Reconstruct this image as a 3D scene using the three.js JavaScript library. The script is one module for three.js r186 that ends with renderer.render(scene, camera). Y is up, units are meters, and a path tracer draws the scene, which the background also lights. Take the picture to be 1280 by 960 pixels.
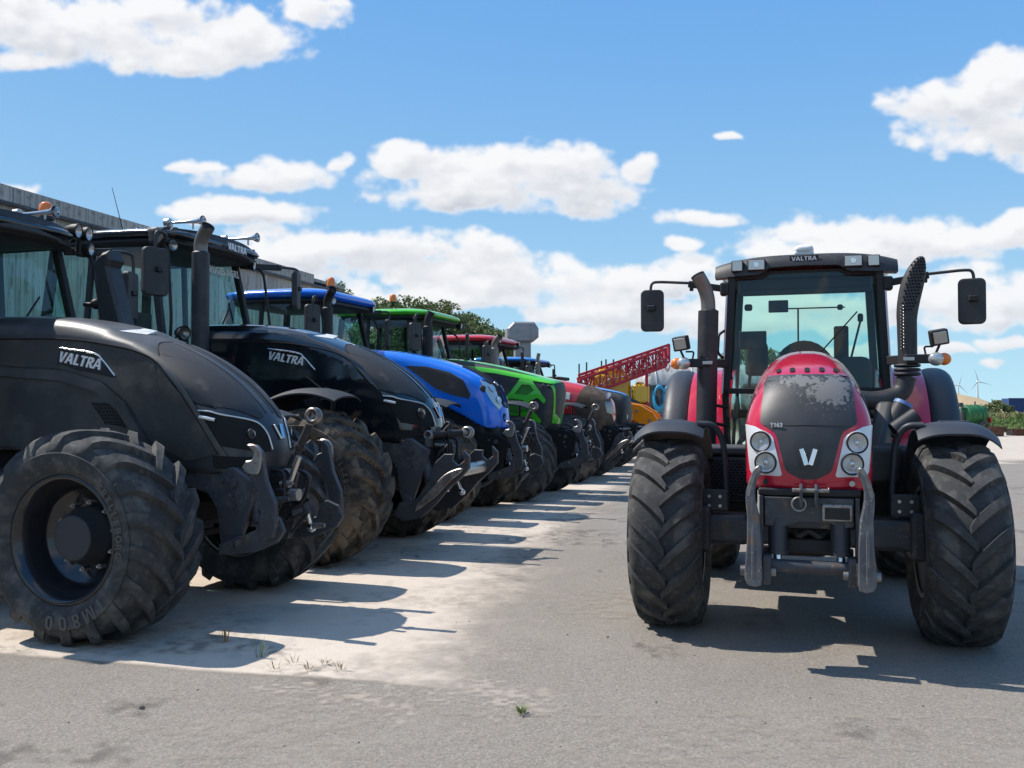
import * as THREE from 'three';
import { RoundedBoxGeometry } from 'three/addons/geometries/RoundedBoxGeometry.js';
import { TextGeometry } from 'three/addons/geometries/TextGeometry.js';
import { FontLoader } from 'three/addons/loaders/FontLoader.js';
import { TessellateModifier } from 'three/addons/modifiers/TessellateModifier.js';
import { mergeGeometries } from 'three/addons/utils/BufferGeometryUtils.js';

// ---------------------------------------------------------------- camera, sky, sun, exposure
const FPX = 1150, HORIZON = 505, EYE = 1.65;                     // focal length and horizon in pixels of the 1280 x 960 photograph
const PITCH = Math.atan((HORIZON - 480) / FPX);
const scene = new THREE.Scene();
const camera = new THREE.PerspectiveCamera(2 * Math.atan(480 / FPX) * 180 / Math.PI, 4 / 3, 0.1, 20000);
camera.position.set(0, EYE, 0);
camera.rotation.x = PITCH;
const SUN = new THREE.Vector3(-0.540, 0.795, -0.215).normalize();
const sun = new THREE.DirectionalLight(new THREE.Color(1.0, 0.94, 0.86), 5.0);
sun.position.copy(SUN).multiplyScalar(60).add(new THREE.Vector3(0, 0, -14));
sun.target.position.set(0, 0, -14);
sun.castShadow = true;
Object.assign(sun.shadow.camera, { left: -40, right: 40, top: 40, bottom: -40, near: 1, far: 160 });
sun.shadow.mapSize.set(4096, 4096);
scene.add(sun, sun.target);
const renderer = new THREE.WebGLRenderer({ antialias: true });
renderer.toneMapping = THREE.LinearToneMapping;
renderer.toneMappingExposure = 1.2;
renderer.shadowMap.enabled = true;

// ---------------------------------------------------------------- seeded noise
function rng(seed) { let s = seed >>> 0; return () => { s = (s + 0x6d2b79f5) | 0; let t = Math.imul(s ^ (s >>> 15), 1 | s); t = (t + Math.imul(t ^ (t >>> 7), 61 | t)) ^ t; return ((t ^ (t >>> 14)) >>> 0) / 4294967296; }; }
const PERM = new Float32Array(65536); { const r = rng(7); for (let i = 0; i < 65536; i++) PERM[i] = r(); }
const hash2 = (x, y) => PERM[(Math.imul(x, 73) + Math.imul(y, 40503) + Math.imul(x ^ y, 9176)) & 65535];
function vnoise(x, y, per = 0) {
  const xi = Math.floor(x), yi = Math.floor(y); let fx = x - xi, fy = y - yi;
  fx = fx * fx * fx * (fx * (fx * 6 - 15) + 10); fy = fy * fy * fy * (fy * (fy * 6 - 15) + 10);
  let x0 = xi, x1 = xi + 1, y0 = yi, y1 = yi + 1;
  if (per) { x0 = ((x0 % per) + per) % per; x1 = ((x1 % per) + per) % per; y0 = ((y0 % per) + per) % per; y1 = ((y1 % per) + per) % per; }
  const a = hash2(x0, y0), b = hash2(x1, y0), c = hash2(x0, y1), d = hash2(x1, y1);
  return a + (b - a) * fx + (c - a) * fy + (a - b - c + d) * fx * fy;
}
function fbm(x, y, oct = 5, per = 0, gain = 0.5) { let s = 0, a = 1, t = 0; for (let i = 0; i < oct; i++) { s += a * vnoise(x + i * 17, y + i * 31, per); t += a; a *= gain; x *= 2; y *= 2; if (per) per *= 2; } return s / t; }
const clamp = (x, a = 0, b = 1) => Math.min(b, Math.max(a, x));
const sstep = (a, b, x) => { const t = clamp((x - a) / (b - a)); return t * t * (3 - 2 * t); };
const lerp = (a, b, t) => a + (b - a) * t;
const R_ = Math.PI / 180;

// ---------------------------------------------------------------- the sky: clear air with fair-weather cumulus
function makeSky() {
  const W = 4096, Hh = 2048, data = new Float32Array(W * Hh * 4);
  const cp = Math.cos(PITCH), sp = Math.sin(PITCH);
  // cumulus seen from the yard: centre, half width, half height in photograph pixels (each only gives a direction)
  const C = [
    [150, 38, 190, 62], [300, 55, 120, 48], [40, 30, 110, 60], [395, 15, 45, 30], [20, 78, 50, 14], [230, 70, 130, 34],
    [650, 222, 150, 50], [560, 235, 100, 34], [720, 245, 95, 36], [800, 215, 30, 26], [520, 205, 60, 28],
    [340, 222, 95, 24], [300, 268, 110, 22], [425, 208, 26, 14], [250, 212, 40, 10],
    [880, 275, 62, 14], [843, 304, 28, 12], [905, 179, 22, 6],
    [1210, 150, 105, 62], [1255, 105, 80, 40], [1130, 130, 50, 22], [1270, 170, 60, 50],
    [500, 328, 210, 46], [430, 308, 130, 32], [640, 345, 150, 38], [350, 325, 110, 28], [560, 372, 190, 26],
    [800, 356, 150, 40], [740, 385, 110, 26], [880, 405, 170, 28], [960, 380, 120, 26], [1090, 308, 190, 40], [1190, 300, 110, 26], [1000, 318, 90, 20],
    [1240, 380, 160, 50], [1150, 396, 130, 32], [1270, 290, 40, 26], [20, 232, 40, 12],
    [1255, 434, 40, 10], [1245, 456, 18, 6], [1185, 440, 45, 8], [700, 418, 60, 14], [1060, 435, 60, 10], [600, 440, 50, 8],
  ];
  const field = (px, py) => {                       // how deep in cloud the sky is at a place, and how low in that cloud
    const wx = px + 44 * (fbm(px / 75, py / 60, 4) - 0.5), wy = py + 30 * (fbm(px / 75 + 40, py / 55 + 9, 4) - 0.5);
    let m = -1, vy = 0, wsum = 1e-6;
    for (const c of C) {
      const dx = (wx - c[0]) / c[2]; if (dx > 1.7 || dx < -1.7) continue;
      const dy = (wy - c[1]) / c[3]; if (dy > 1.9 || dy < -1.9) continue;
      const dyy = dy > 0 ? dy * 1.3 : dy, q = 1 - dx * dx - dyy * dyy; if (q > m) m = q;
      const w = Math.max(0, q + 0.25); vy += w * dy; wsum += w;
    }
    if (m < -0.95) return [-1, 0];
    return [Math.min(m, 0.8) * 1.05 + (fbm(px / 26, py / 18, 6, 0, 0.56) - 0.5) * 1.25 + (fbm(px / 62 + 7, py / 40, 4) - 0.5) * 1.2, vy / wsum];
  };
  for (let j = Hh / 2 - 8; j < Hh; j++) {
    const el = ((j + 0.5) / Hh - 0.5) * Math.PI, ce = Math.cos(el), se = Math.sin(el);
    const tt = clamp(se);
    // air: paler and slightly greener towards the ground
    const k = Math.pow(1 - tt, 3.6);
    const br0 = lerp(0.068, 0.505, k), bg0 = lerp(0.305, 0.785, k), bb0 = lerp(0.765, 0.905, k);
    for (let i = 0; i < W; i++) {
      const az = ((i + 0.5) / W - 0.5) * 2 * Math.PI, x = ce * Math.cos(az), z = ce * Math.sin(az), y = se;
      const o = (j * W + i) * 4, glow = Math.pow(Math.max(0, 0.5 + 0.5 * (x * SUN.x + y * SUN.y + z * SUN.z)), 4);
      const br = br0 + 0.09 * glow, bg = bg0 + 0.085 * glow, bb = bb0 + 0.04 * glow;
      let dens = 0, shade = 0;
      const cz = -y * sp + z * cp, cy = y * cp + z * sp;        // into the camera's axes
      if (cz < -0.55) {
        const px = 640 - FPX * x / cz, py = 480 + FPX * cy / cz;
        if (px > -900 && px < 2180 && py < 560) {
          const [v, vy] = field(px, py);
          if (v > -0.3) {
            dens = sstep(-0.10, 0.60, v);
            const [vs] = field(px - 13, py - 17), lay = fbm(px / 120 + 3, py / 26 + 5, 3) - 0.5;
            shade = clamp(sstep(0.1, 0.8, v) * (0.34 + 0.50 * clamp(vs - v, -0.6, 0.9) + 0.42 * clamp(vy, -0.6, 1) + 0.85 * lay));
          }
        }
      }
      const px2 = cz < -0.05 ? 640 - FPX * x / cz : 1e5, py2 = cz < -0.05 ? 480 + FPX * cy / cz : 1e5;
      const outX = Math.max(-px2 - 40, px2 - 1320, -py2 - 40), out = cz < -0.05 ? sstep(0, 160, outX) : 1;
      if (out > 0 && y > 0.015) {                                // the same kind of sky all round
        const u = x / (y + 0.12), w = z / (y + 0.12);
        const v = fbm(u * 1.5 + 11, w * 1.5 + 4, 6, 0, 0.55);
        const d2 = sstep(0.49, 0.66, v) * sstep(0.01, 0.06, y);
        if (d2 * out > dens) { dens = d2 * out; shade = clamp(0.18 + 2.2 * (v - 0.56)); }
      }
      dens *= 0.97;
      const cr = lerp(0.925, 0.575, shade), cg = lerp(0.925, 0.60, shade), cb = lerp(0.935, 0.665, shade);
      const far = sstep(0.16, 0.0, y) * 0.35;
      data[o] = 0.87 * lerp(br, lerp(cr, 0.66, far), dens); data[o + 1] = 0.87 * lerp(bg, lerp(cg, 0.74, far), dens); data[o + 2] = 0.87 * lerp(bb, lerp(cb, 0.82, far), dens); data[o + 3] = 1;
    }
  }
  for (let j = 0; j < Hh / 2; j++) for (let i = 0; i < W; i++) { const o = (j * W + i) * 4; data[o] = 0.30; data[o + 1] = 0.29; data[o + 2] = 0.27; data[o + 3] = 1; }
  const t = new THREE.DataTexture(data, W, Hh, THREE.RGBAFormat, THREE.FloatType);
  t.mapping = THREE.EquirectangularReflectionMapping; t.magFilter = THREE.LinearFilter; t.needsUpdate = true;
  return t;
}
const skyTexture = makeSky();
scene.background = skyTexture;
scene.environment = skyTexture;

// ---------------------------------------------------------------- textures
function tex(size, fn, srgb = false, rep = 1) {
  const d = new Uint8Array(size * size * 4);
  for (let y = 0; y < size; y++) for (let x = 0; x < size; x++) {
    const c = fn(x / size, y / size), o = (y * size + x) * 4;
    if (typeof c === 'number') { d[o] = d[o + 1] = d[o + 2] = clamp(c) * 255; d[o + 3] = 255; }
    else { for (let k = 0; k < 3; k++) d[o + k] = clamp(srgb ? Math.pow(clamp(c[k]), 1 / 2.2) : c[k]) * 255; d[o + 3] = (c[3] === undefined ? 1 : clamp(c[3])) * 255; }
  }
  const t = new THREE.DataTexture(d, size, size); t.wrapS = t.wrapT = THREE.RepeatWrapping; t.magFilter = THREE.LinearFilter; t.minFilter = THREE.LinearMipmapLinearFilter; t.generateMipmaps = true;
  if (srgb) t.colorSpace = THREE.SRGBColorSpace; t.repeat.set(rep, rep); t.needsUpdate = true; return t;
}
const mix3 = (a, b, t) => [lerp(a[0], b[0], t), lerp(a[1], b[1], t), lerp(a[2], b[2], t)];
const T = {};
T.rubber = tex(512, (u, v) => {                     // black rubber with dried dust and scuffs
  const d = fbm(u * 8, v * 8, 5, 8), e = fbm(u * 40, v * 40, 3, 40), s = fbm(u * 5 + 3, v * 5, 4, 5);
  return mix3([0.034, 0.034, 0.034], [0.150, 0.140, 0.124], clamp(sstep(0.42, 0.78, d) * 0.55 + sstep(0.55, 0.8, e) * 0.32 * sstep(0.35, 0.6, s)));
}, true);
T.mudRubber = tex(512, (u, v) => {
  const d = fbm(u * 6, v * 6, 5, 6), e = fbm(u * 44, v * 44, 3, 44);
  return mix3([0.028, 0.026, 0.023], [0.20, 0.155, 0.105], clamp(sstep(0.38, 0.66, d) * 0.75 + sstep(0.55, 0.85, e) * 0.25));
}, true);
T.rubberBump = tex(256, (u, v) => fbm(u * 24, v * 24, 4, 24));
T.grain = tex(256, (u, v) => fbm(u * 40, v * 40, 3, 40));
T.plastic = tex(512, (u, v) => {                    // faded black plastic with dust film in patches
  const d = fbm(u * 7, v * 7, 5, 7), e = fbm(u * 60, v * 60, 2, 60);
  return mix3([0.021, 0.022, 0.025], [0.060, 0.058, 0.055], clamp(sstep(0.45, 0.75, d) * 0.5 + (e - 0.5) * 0.25));
}, true);
T.metal = tex(512, (u, v) => {                      // dark grey painted steel, scratched and chipped
  const d = fbm(u * 9, v * 9, 5, 9), e = fbm(u * 50, v * 50, 3, 50), r = fbm(u * 14 + 5, v * 14, 4, 14);
  let c = mix3([0.045, 0.049, 0.058], [0.09, 0.09, 0.09], sstep(0.4, 0.75, d) * 0.7);
  c = mix3(c, [0.11, 0.062, 0.035], sstep(0.70, 0.76, r) * 0.6); return mix3(c, [0.25, 0.25, 0.25], sstep(0.76, 0.82, e) * 0.35);
}, true);
T.worn = tex(512, (u, v) => {                       // bright worn steel with rust
  const d = fbm(u * 7, v * 7, 5, 7), e = fbm(u * 40, v * 40, 3, 40);
  return mix3(mix3([0.30, 0.29, 0.28], [0.14, 0.135, 0.13], sstep(0.4, 0.7, d)), [0.22, 0.095, 0.04], sstep(0.55, 0.7, e) * 0.55);
}, true);
T.dustRough = tex(512, (u, v) => clamp(0.35 + 0.75 * (fbm(u * 9, v * 9, 5, 9) - 0.35)));
T.board = tex(512, (u, v) => {                      // weathered fibre-cement: rain streaks and lichen
  const st = fbm(u * 46, v * 2, 4, 2 * 23), b = fbm(u * 8, v * 8, 5, 8), g = fbm(u * 90, v * 90, 2, 90);
  let c = mix3([0.50, 0.485, 0.455], [0.31, 0.30, 0.28], sstep(0.35, 0.72, st) * 0.9);
  c = mix3(c, [0.11, 0.108, 0.102], sstep(0.55, 0.75, b) * 0.55); return mix3(c, [0.46, 0.45, 0.42], (g - 0.5) * 0.5 + 0.05);
}, true);
T.leaf = tex(64, (u, v) => mix3([0.055, 0.085, 0.022], [0.10, 0.13, 0.035], fbm(u * 4, v * 4, 3, 4)), true);

// ---------------------------------------------------------------- materials
const std = (o) => new THREE.MeshStandardMaterial(o), phy = (o) => new THREE.MeshPhysicalMaterial(o);
const rgb = (r, g, b) => new THREE.Color().setRGB(r, g, b);
const MT = {
  rubber: std({ map: T.rubber, roughness: 0.86, bumpMap: T.rubberBump, bumpScale: 0.003 }),
  mudRubber: std({ map: T.mudRubber, roughness: 0.92, bumpMap: T.rubberBump, bumpScale: 0.004 }),
  letter: std({ color: rgb(0.10, 0.096, 0.09), roughness: 0.9 }),
  plastic: std({ map: T.plastic, roughness: 0.55, bumpMap: T.grain, bumpScale: 0.0006 }),
  gloss: phy({ color: rgb(0.006, 0.008, 0.012), roughness: 0.28, roughnessMap: T.dustRough, clearcoat: 0.8, clearcoatRoughness: 0.12 }),
  black: std({ color: rgb(0.012, 0.012, 0.013), roughness: 0.6 }),
  void: std({ color: rgb(0.006, 0.006, 0.006), roughness: 0.9 }),
  metal: std({ map: T.metal, roughness: 0.55, metalness: 0.15 }),
  worn: std({ map: T.worn, roughness: 0.42, metalness: 0.75 }),
  chrome: std({ color: rgb(0.72, 0.72, 0.72), roughness: 0.16, metalness: 1 }),
  steel: std({ color: rgb(0.42, 0.42, 0.41), roughness: 0.32, metalness: 0.9 }),
  pipe: std({ color: rgb(0.20, 0.185, 0.165), roughness: 0.5, metalness: 0.5 }),
  navy: std({ color: rgb(0.030, 0.034, 0.043), roughness: 0.5, bumpMap: T.grain, bumpScale: 0.0008 }),
  silver: phy({ color: rgb(0.66, 0.67, 0.68), roughness: 0.35, metalness: 0.2, clearcoat: 0.4, clearcoatRoughness: 0.2 }),
  lens: phy({ color: rgb(0.9, 0.9, 0.9), roughness: 0.06, transmission: 1, thickness: 0 }),
  amber: phy({ color: rgb(0.85, 0.19, 0.01), roughness: 0.22, clearcoat: 0.5 }),
  white: std({ color: rgb(0.72, 0.72, 0.70), roughness: 0.5 }),
  seat: std({ color: rgb(0.030, 0.032, 0.034), roughness: 0.9 }),
  glass: phy({ color: rgb(0.72, 0.92, 0.87), roughness: 0.02, transmission: 1, thickness: 0, ior: 1.5 }),
  rimBlack: phy({ color: rgb(0.014, 0.015, 0.018), roughness: 0.38, roughnessMap: T.dustRough, clearcoat: 0.4, clearcoatRoughness: 0.25 }),
  rimGrey: std({ color: rgb(0.28, 0.27, 0.25), roughness: 0.6 }),
  rust: std({ map: T.worn, color: rgb(0.85, 0.42, 0.22), roughness: 0.85 }),
};
const paint = (r, g, b, rough = 0.3) => phy({ color: rgb(r, g, b), roughness: rough, roughnessMap: T.dustRough, clearcoat: 0.6, clearcoatRoughness: 0.18 });
MT.red = paint(0.50, 0.008, 0.036); MT.blue = paint(0.006, 0.155, 0.70); MT.green = paint(0.075, 0.52, 0.022); MT.redB = paint(0.55, 0.028, 0.04);

// ---------------------------------------------------------------- geometry helpers
const V3 = (x, y, z) => new THREE.Vector3(x, y, z);
const v3 = (p) => p.isVector3 ? p : new THREE.Vector3(p[0], p[1], p[2]);
function clean(g) {
  let h = g.index ? g.toNonIndexed() : g;
  for (const k of Object.keys(h.attributes)) if (!['position', 'normal', 'uv'].includes(k)) h.deleteAttribute(k);
  if (!h.attributes.normal) h.computeVertexNormals();
  boxUV(h); h.clearGroups(); h.morphAttributes = {}; return h;
}
function boxUV(h) {                                 // uv in metres from the side each face points to
  if (h.userData.ownUV) return;
  const p = h.attributes.position, n = p.count, uv = new Float32Array(n * 2);
  for (let i = 0; i + 2 < n + 0; i += 3) {
    const ax = p.getX(i), ay = p.getY(i), az = p.getZ(i), bx = p.getX(i + 1) - ax, by = p.getY(i + 1) - ay, bz = p.getZ(i + 1) - az, cx = p.getX(i + 2) - ax, cy = p.getY(i + 2) - ay, cz = p.getZ(i + 2) - az;
    const nx = Math.abs(by * cz - bz * cy), ny = Math.abs(bz * cx - bx * cz), nz = Math.abs(bx * cy - by * cx);
    for (let k = 0; k < 3; k++) { const x = p.getX(i + k), y = p.getY(i + k), z = p.getZ(i + k); const a = nx >= ny && nx >= nz ? [z, y] : ny >= nz ? [x, z] : [x, y]; uv[(i + k) * 2] = a[0]; uv[(i + k) * 2 + 1] = a[1]; }
  }
  h.setAttribute('uv', new THREE.BufferAttribute(uv, 2));
}
function merge(gs) { gs = [gs].flat(9).filter(Boolean).map(clean); return gs.length === 1 ? gs[0] : mergeGeometries(gs, false); }
function mesh(name, gs, mat) { const m = new THREE.Mesh(merge(gs), mat); m.name = name; m.castShadow = m.receiveShadow = true; return m; }
function parts(parent, name, list, mat) { for (const g of list) part(parent, name, g, mat); }
function part(parent, name, gs, mat, label) { const m = mesh(name, gs, mat); parent.add(m); if (label) m.userData.label = label; return m; }
const taken = {};
function numbered(n) { const k = taken[n] = (taken[n] ?? -1) + 1; return k ? n + '_' + String(k).padStart(3, '0') : n; }
function thing(name, label, category, pos = [0, 0, 0], turn = 0, group) {
  const o = new THREE.Group(); o.name = numbered(name); o.position.set(...pos); o.rotation.y = turn; o.userData = { label, category }; if (group) o.userData.group = group; scene.add(o); return o;
}
function tagged(m, label, category, group) { m.name = numbered(m.name); m.userData = { label, category }; if (group) m.userData.group = group; scene.add(m); return m; }
function setting(m, kind = 'structure') { m.name = numbered(m.name); m.userData = { kind }; scene.add(m); return m; }

const move = (g, x, y, z) => g.translate(x, y, z);
function rbox(w, h, d, r = 0.01, x = 0, y = 0, z = 0) { return new RoundedBoxGeometry(w, h, d, 2, Math.min(r, w / 2.05, h / 2.05, d / 2.05)).translate(x, y, z); }
function box(w, h, d, x = 0, y = 0, z = 0) { return new THREE.BoxGeometry(w, h, d).translate(x, y, z); }
function bar(p, q, w, h, r = 0.008) {               // beam from p to q, w across, h deep
  p = v3(p); q = v3(q); const d = q.clone().sub(p), L = d.length(); d.normalize();
  const up = Math.abs(d.y) > 0.95 ? V3(1, 0, 0) : V3(0, 1, 0), s = V3().crossVectors(d, up).normalize(), u = V3().crossVectors(s, d);
  return rbox(L, h, w, r).applyMatrix4(new THREE.Matrix4().makeBasis(d, u, s).setPosition(p.clone().add(q).multiplyScalar(0.5)));
}
function cyl(p, q, r1, r2 = r1, seg = 20, open = false) {
  p = v3(p); q = v3(q); const d = q.clone().sub(p), L = d.length();
  const g = new THREE.CylinderGeometry(r2, r1, L, seg, 1, open);
  g.applyQuaternion(new THREE.Quaternion().setFromUnitVectors(V3(0, 1, 0), d.normalize())); return g.translate((p.x + q.x) / 2, (p.y + q.y) / 2, (p.z + q.z) / 2);
}
function tube(pts, r, seg = 24, rad = 10, tension = 0.5) { return new THREE.TubeGeometry(new THREE.CatmullRomCurve3(pts.map(v3), false, 'catmullrom', tension), seg, r, rad, false); }
function bent(pts, r, fillet = 0.05, rad = 10) {    // pipe of straight runs with filleted corners
  pts = pts.map(v3); const path = new THREE.CurvePath(); let at = pts[0].clone();
  for (let i = 1; i < pts.length - 1; i++) {
    const a = pts[i].clone().add(pts[i - 1].clone().sub(pts[i]).setLength(Math.min(fillet, pts[i - 1].distanceTo(pts[i]) * 0.45)));
    const b = pts[i].clone().add(pts[i + 1].clone().sub(pts[i]).setLength(Math.min(fillet, pts[i + 1].distanceTo(pts[i]) * 0.45)));
    path.add(new THREE.LineCurve3(at, a)); path.add(new THREE.QuadraticBezierCurve3(a, pts[i].clone(), b)); at = b;
  }
  path.add(new THREE.LineCurve3(at, pts[pts.length - 1])); return new THREE.TubeGeometry(path, Math.max(12, pts.length * 10), r, rad, false);
}
function shapeOf(pts, holes = []) { const s = new THREE.Shape(pts.map((p) => new THREE.Vector2(p[0], p[1]))); for (const h of holes) { const q = new THREE.Path(); if (h.length === 3 && typeof h[0] === 'number') q.absarc(h[0], h[1], h[2], 0, 7, false); else q.setFromPoints(h.map((p) => new THREE.Vector2(p[0], p[1]))); s.holes.push(q); } return s; }
function plate(pts, t, z = 0, holes = [], bevel = 0.004) { return new THREE.ExtrudeGeometry(shapeOf(pts, holes), { depth: Math.max(t - 2 * bevel, 0.001), bevelEnabled: bevel > 0, bevelThickness: bevel, bevelSize: bevel, bevelOffset: -bevel, bevelSegments: 1, curveSegments: 12 }).translate(0, 0, z - t / 2 + bevel); }
function smoothPts(pts, n = 6) { const c = new THREE.SplineCurve(pts.map((p) => new THREE.Vector2(p[0], p[1]))); return c.getPoints(pts.length * n).map((p) => [p.x, p.y]); }
function lathe(pts, seg = 32, axis = 'y') { const g = new THREE.LatheGeometry(pts.map((p) => new THREE.Vector2(p[0], p[1])), seg); if (axis === 'z') g.rotateX(Math.PI / 2); if (axis === 'x') g.rotateZ(-Math.PI / 2); return g; }
function ball(r, x, y, z, sx = 1, sy = 1, sz = 1, n = 16) { return new THREE.SphereGeometry(r, n, n * 0.75 | 0).scale(sx, sy, sz).translate(x, y, z); }
function grid(fn, nu, nv, thick = 0) {              // surface fn(u, v) -> Vector3, optionally with thickness
  const pos = [], idx = []; const one = (off) => { const b = pos.length / 3; for (let i = 0; i <= nu; i++) for (let j = 0; j <= nv; j++) { const p = fn(i / nu, j / nv, off); pos.push(p.x, p.y, p.z); } for (let i = 0; i < nu; i++) for (let j = 0; j < nv; j++) { const a = b + i * (nv + 1) + j, c = a + nv + 1; off ? idx.push(a, a + 1, c, a + 1, c + 1, c) : idx.push(a, c, a + 1, a + 1, c, c + 1); } };
  one(0); if (thick) { const n0 = pos.length / 3; one(thick); const ed = [];
    for (let i = 0; i < nu; i++) { ed.push([i * (nv + 1), (i + 1) * (nv + 1)], [(i + 1) * (nv + 1) + nv, i * (nv + 1) + nv]); } for (let j = 0; j < nv; j++) { ed.push([j + 1, j], [nu * (nv + 1) + j, nu * (nv + 1) + j + 1]); }
    for (const [a, b] of ed) idx.push(a, a + n0, b, b, a + n0, b + n0); }
  const g = new THREE.BufferGeometry(); g.setAttribute('position', new THREE.Float32BufferAttribute(pos, 3)); g.setIndex(idx);
  g.computeVertexNormals(); return g;
}
function crease(g, deg = 35) {                      // flat faces at sharp edges, smooth elsewhere
  const h = g.index ? g.toNonIndexed() : g; h.deleteAttribute('normal'); h.computeVertexNormals();
  const p = h.attributes.position, nn = h.attributes.normal, m = new Map(), key = (i) => Math.round(p.getX(i) * 2e4) + ',' + Math.round(p.getY(i) * 2e4) + ',' + Math.round(p.getZ(i) * 2e4), c = Math.cos(deg * R_);
  const face = []; for (let i = 0; i < p.count; i++) { face.push([nn.getX(i), nn.getY(i), nn.getZ(i)]); const k = key(i); if (!m.has(k)) m.set(k, []); m.get(k).push(i); }
  for (const list of m.values()) for (const i of list) { let x = 0, y = 0, z = 0; const a = face[i]; for (const j of list) { const b = face[j]; if (a[0] * b[0] + a[1] * b[1] + a[2] * b[2] > c) { x += b[0]; y += b[1]; z += b[2]; } } const l = Math.hypot(x, y, z) || 1; nn.setXYZ(i, x / l, y / l, z / l); }
  return h;
}
const mirrorZ = (g) => { const h = (g.index ? g.toNonIndexed() : g.clone()); h.scale(1, 1, -1); const p = h.attributes.position; for (const k of ['position', 'normal', 'uv']) { const a = h.attributes[k]; if (!a) continue; const s = a.itemSize; for (let i = 0; i + 2 < p.count; i += 3) for (let c = 0; c < s; c++) { const q = a.array[(i + 1) * s + c]; a.array[(i + 1) * s + c] = a.array[(i + 2) * s + c]; a.array[(i + 2) * s + c] = q; } } if (h.attributes.normal) { const n = h.attributes.normal; /* scale() already turned normals */ } return h; };

const FONT = await new FontLoader().loadAsync('fonts/droid/droid_sans_bold.typeface.json');
function text(str, size, depth, spread = 1) { // centred lettering in the xy plane, facing +z
  const g = new TextGeometry(str, { font: FONT, size, depth, curveSegments: 3, bevelEnabled: false }); g.computeBoundingBox(); const b = g.boundingBox;
  return g.translate(-(b.min.x + b.max.x) / 2, -(b.min.y + b.max.y) / 2, 0).scale(spread, 1, 1);
}
function arcText(str, size, depth, radius, startDeg, endDeg, z) { // raised letters round a sidewall, tops outward, clockwise seen from +z
  const out = [], n = str.length; for (let i = 0; i < n; i++) { if (str[i] === ' ') continue; const a = lerp(startDeg, endDeg, n > 1 ? i / (n - 1) : 0.5) * R_; out.push(text(str[i], size, depth).rotateZ(a - Math.PI / 2).translate(Math.cos(a) * radius, Math.sin(a) * radius, z)); } return out;
}
// ---------------------------------------------------------------- curved bodywork: a field f < 0 inside, cast from an axis
function curve(pts) {                               // smooth interpolation through [key, value]
  const n = pts.length;
  return (x) => {
    if (x <= pts[0][0]) return pts[0][1]; if (x >= pts[n - 1][0]) return pts[n - 1][1];
    let i = 0; while (x > pts[i + 1][0]) i++;
    const [x0, y0] = pts[i], [x1, y1] = pts[i + 1], h = x1 - x0, t = (x - x0) / h;
    const s0 = i > 0 ? (y1 - pts[i - 1][1]) / (x1 - pts[i - 1][0]) : (y1 - y0) / h, s1 = i < n - 2 ? (pts[i + 2][1] - y0) / (pts[i + 2][0] - x0) : (y1 - y0) / h;
    const t2 = t * t, t3 = t2 * t; return (2 * t3 - 3 * t2 + 1) * y0 + (t3 - 2 * t2 + t) * h * s0 + (-2 * t3 + 3 * t2) * y1 + (t3 - t2) * h * s1;
  };
}
const smax = (a, b, k) => { const h = Math.max(k - Math.abs(a - b), 0) / k; return Math.max(a, b) + h * h * k * 0.25; };
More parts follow.
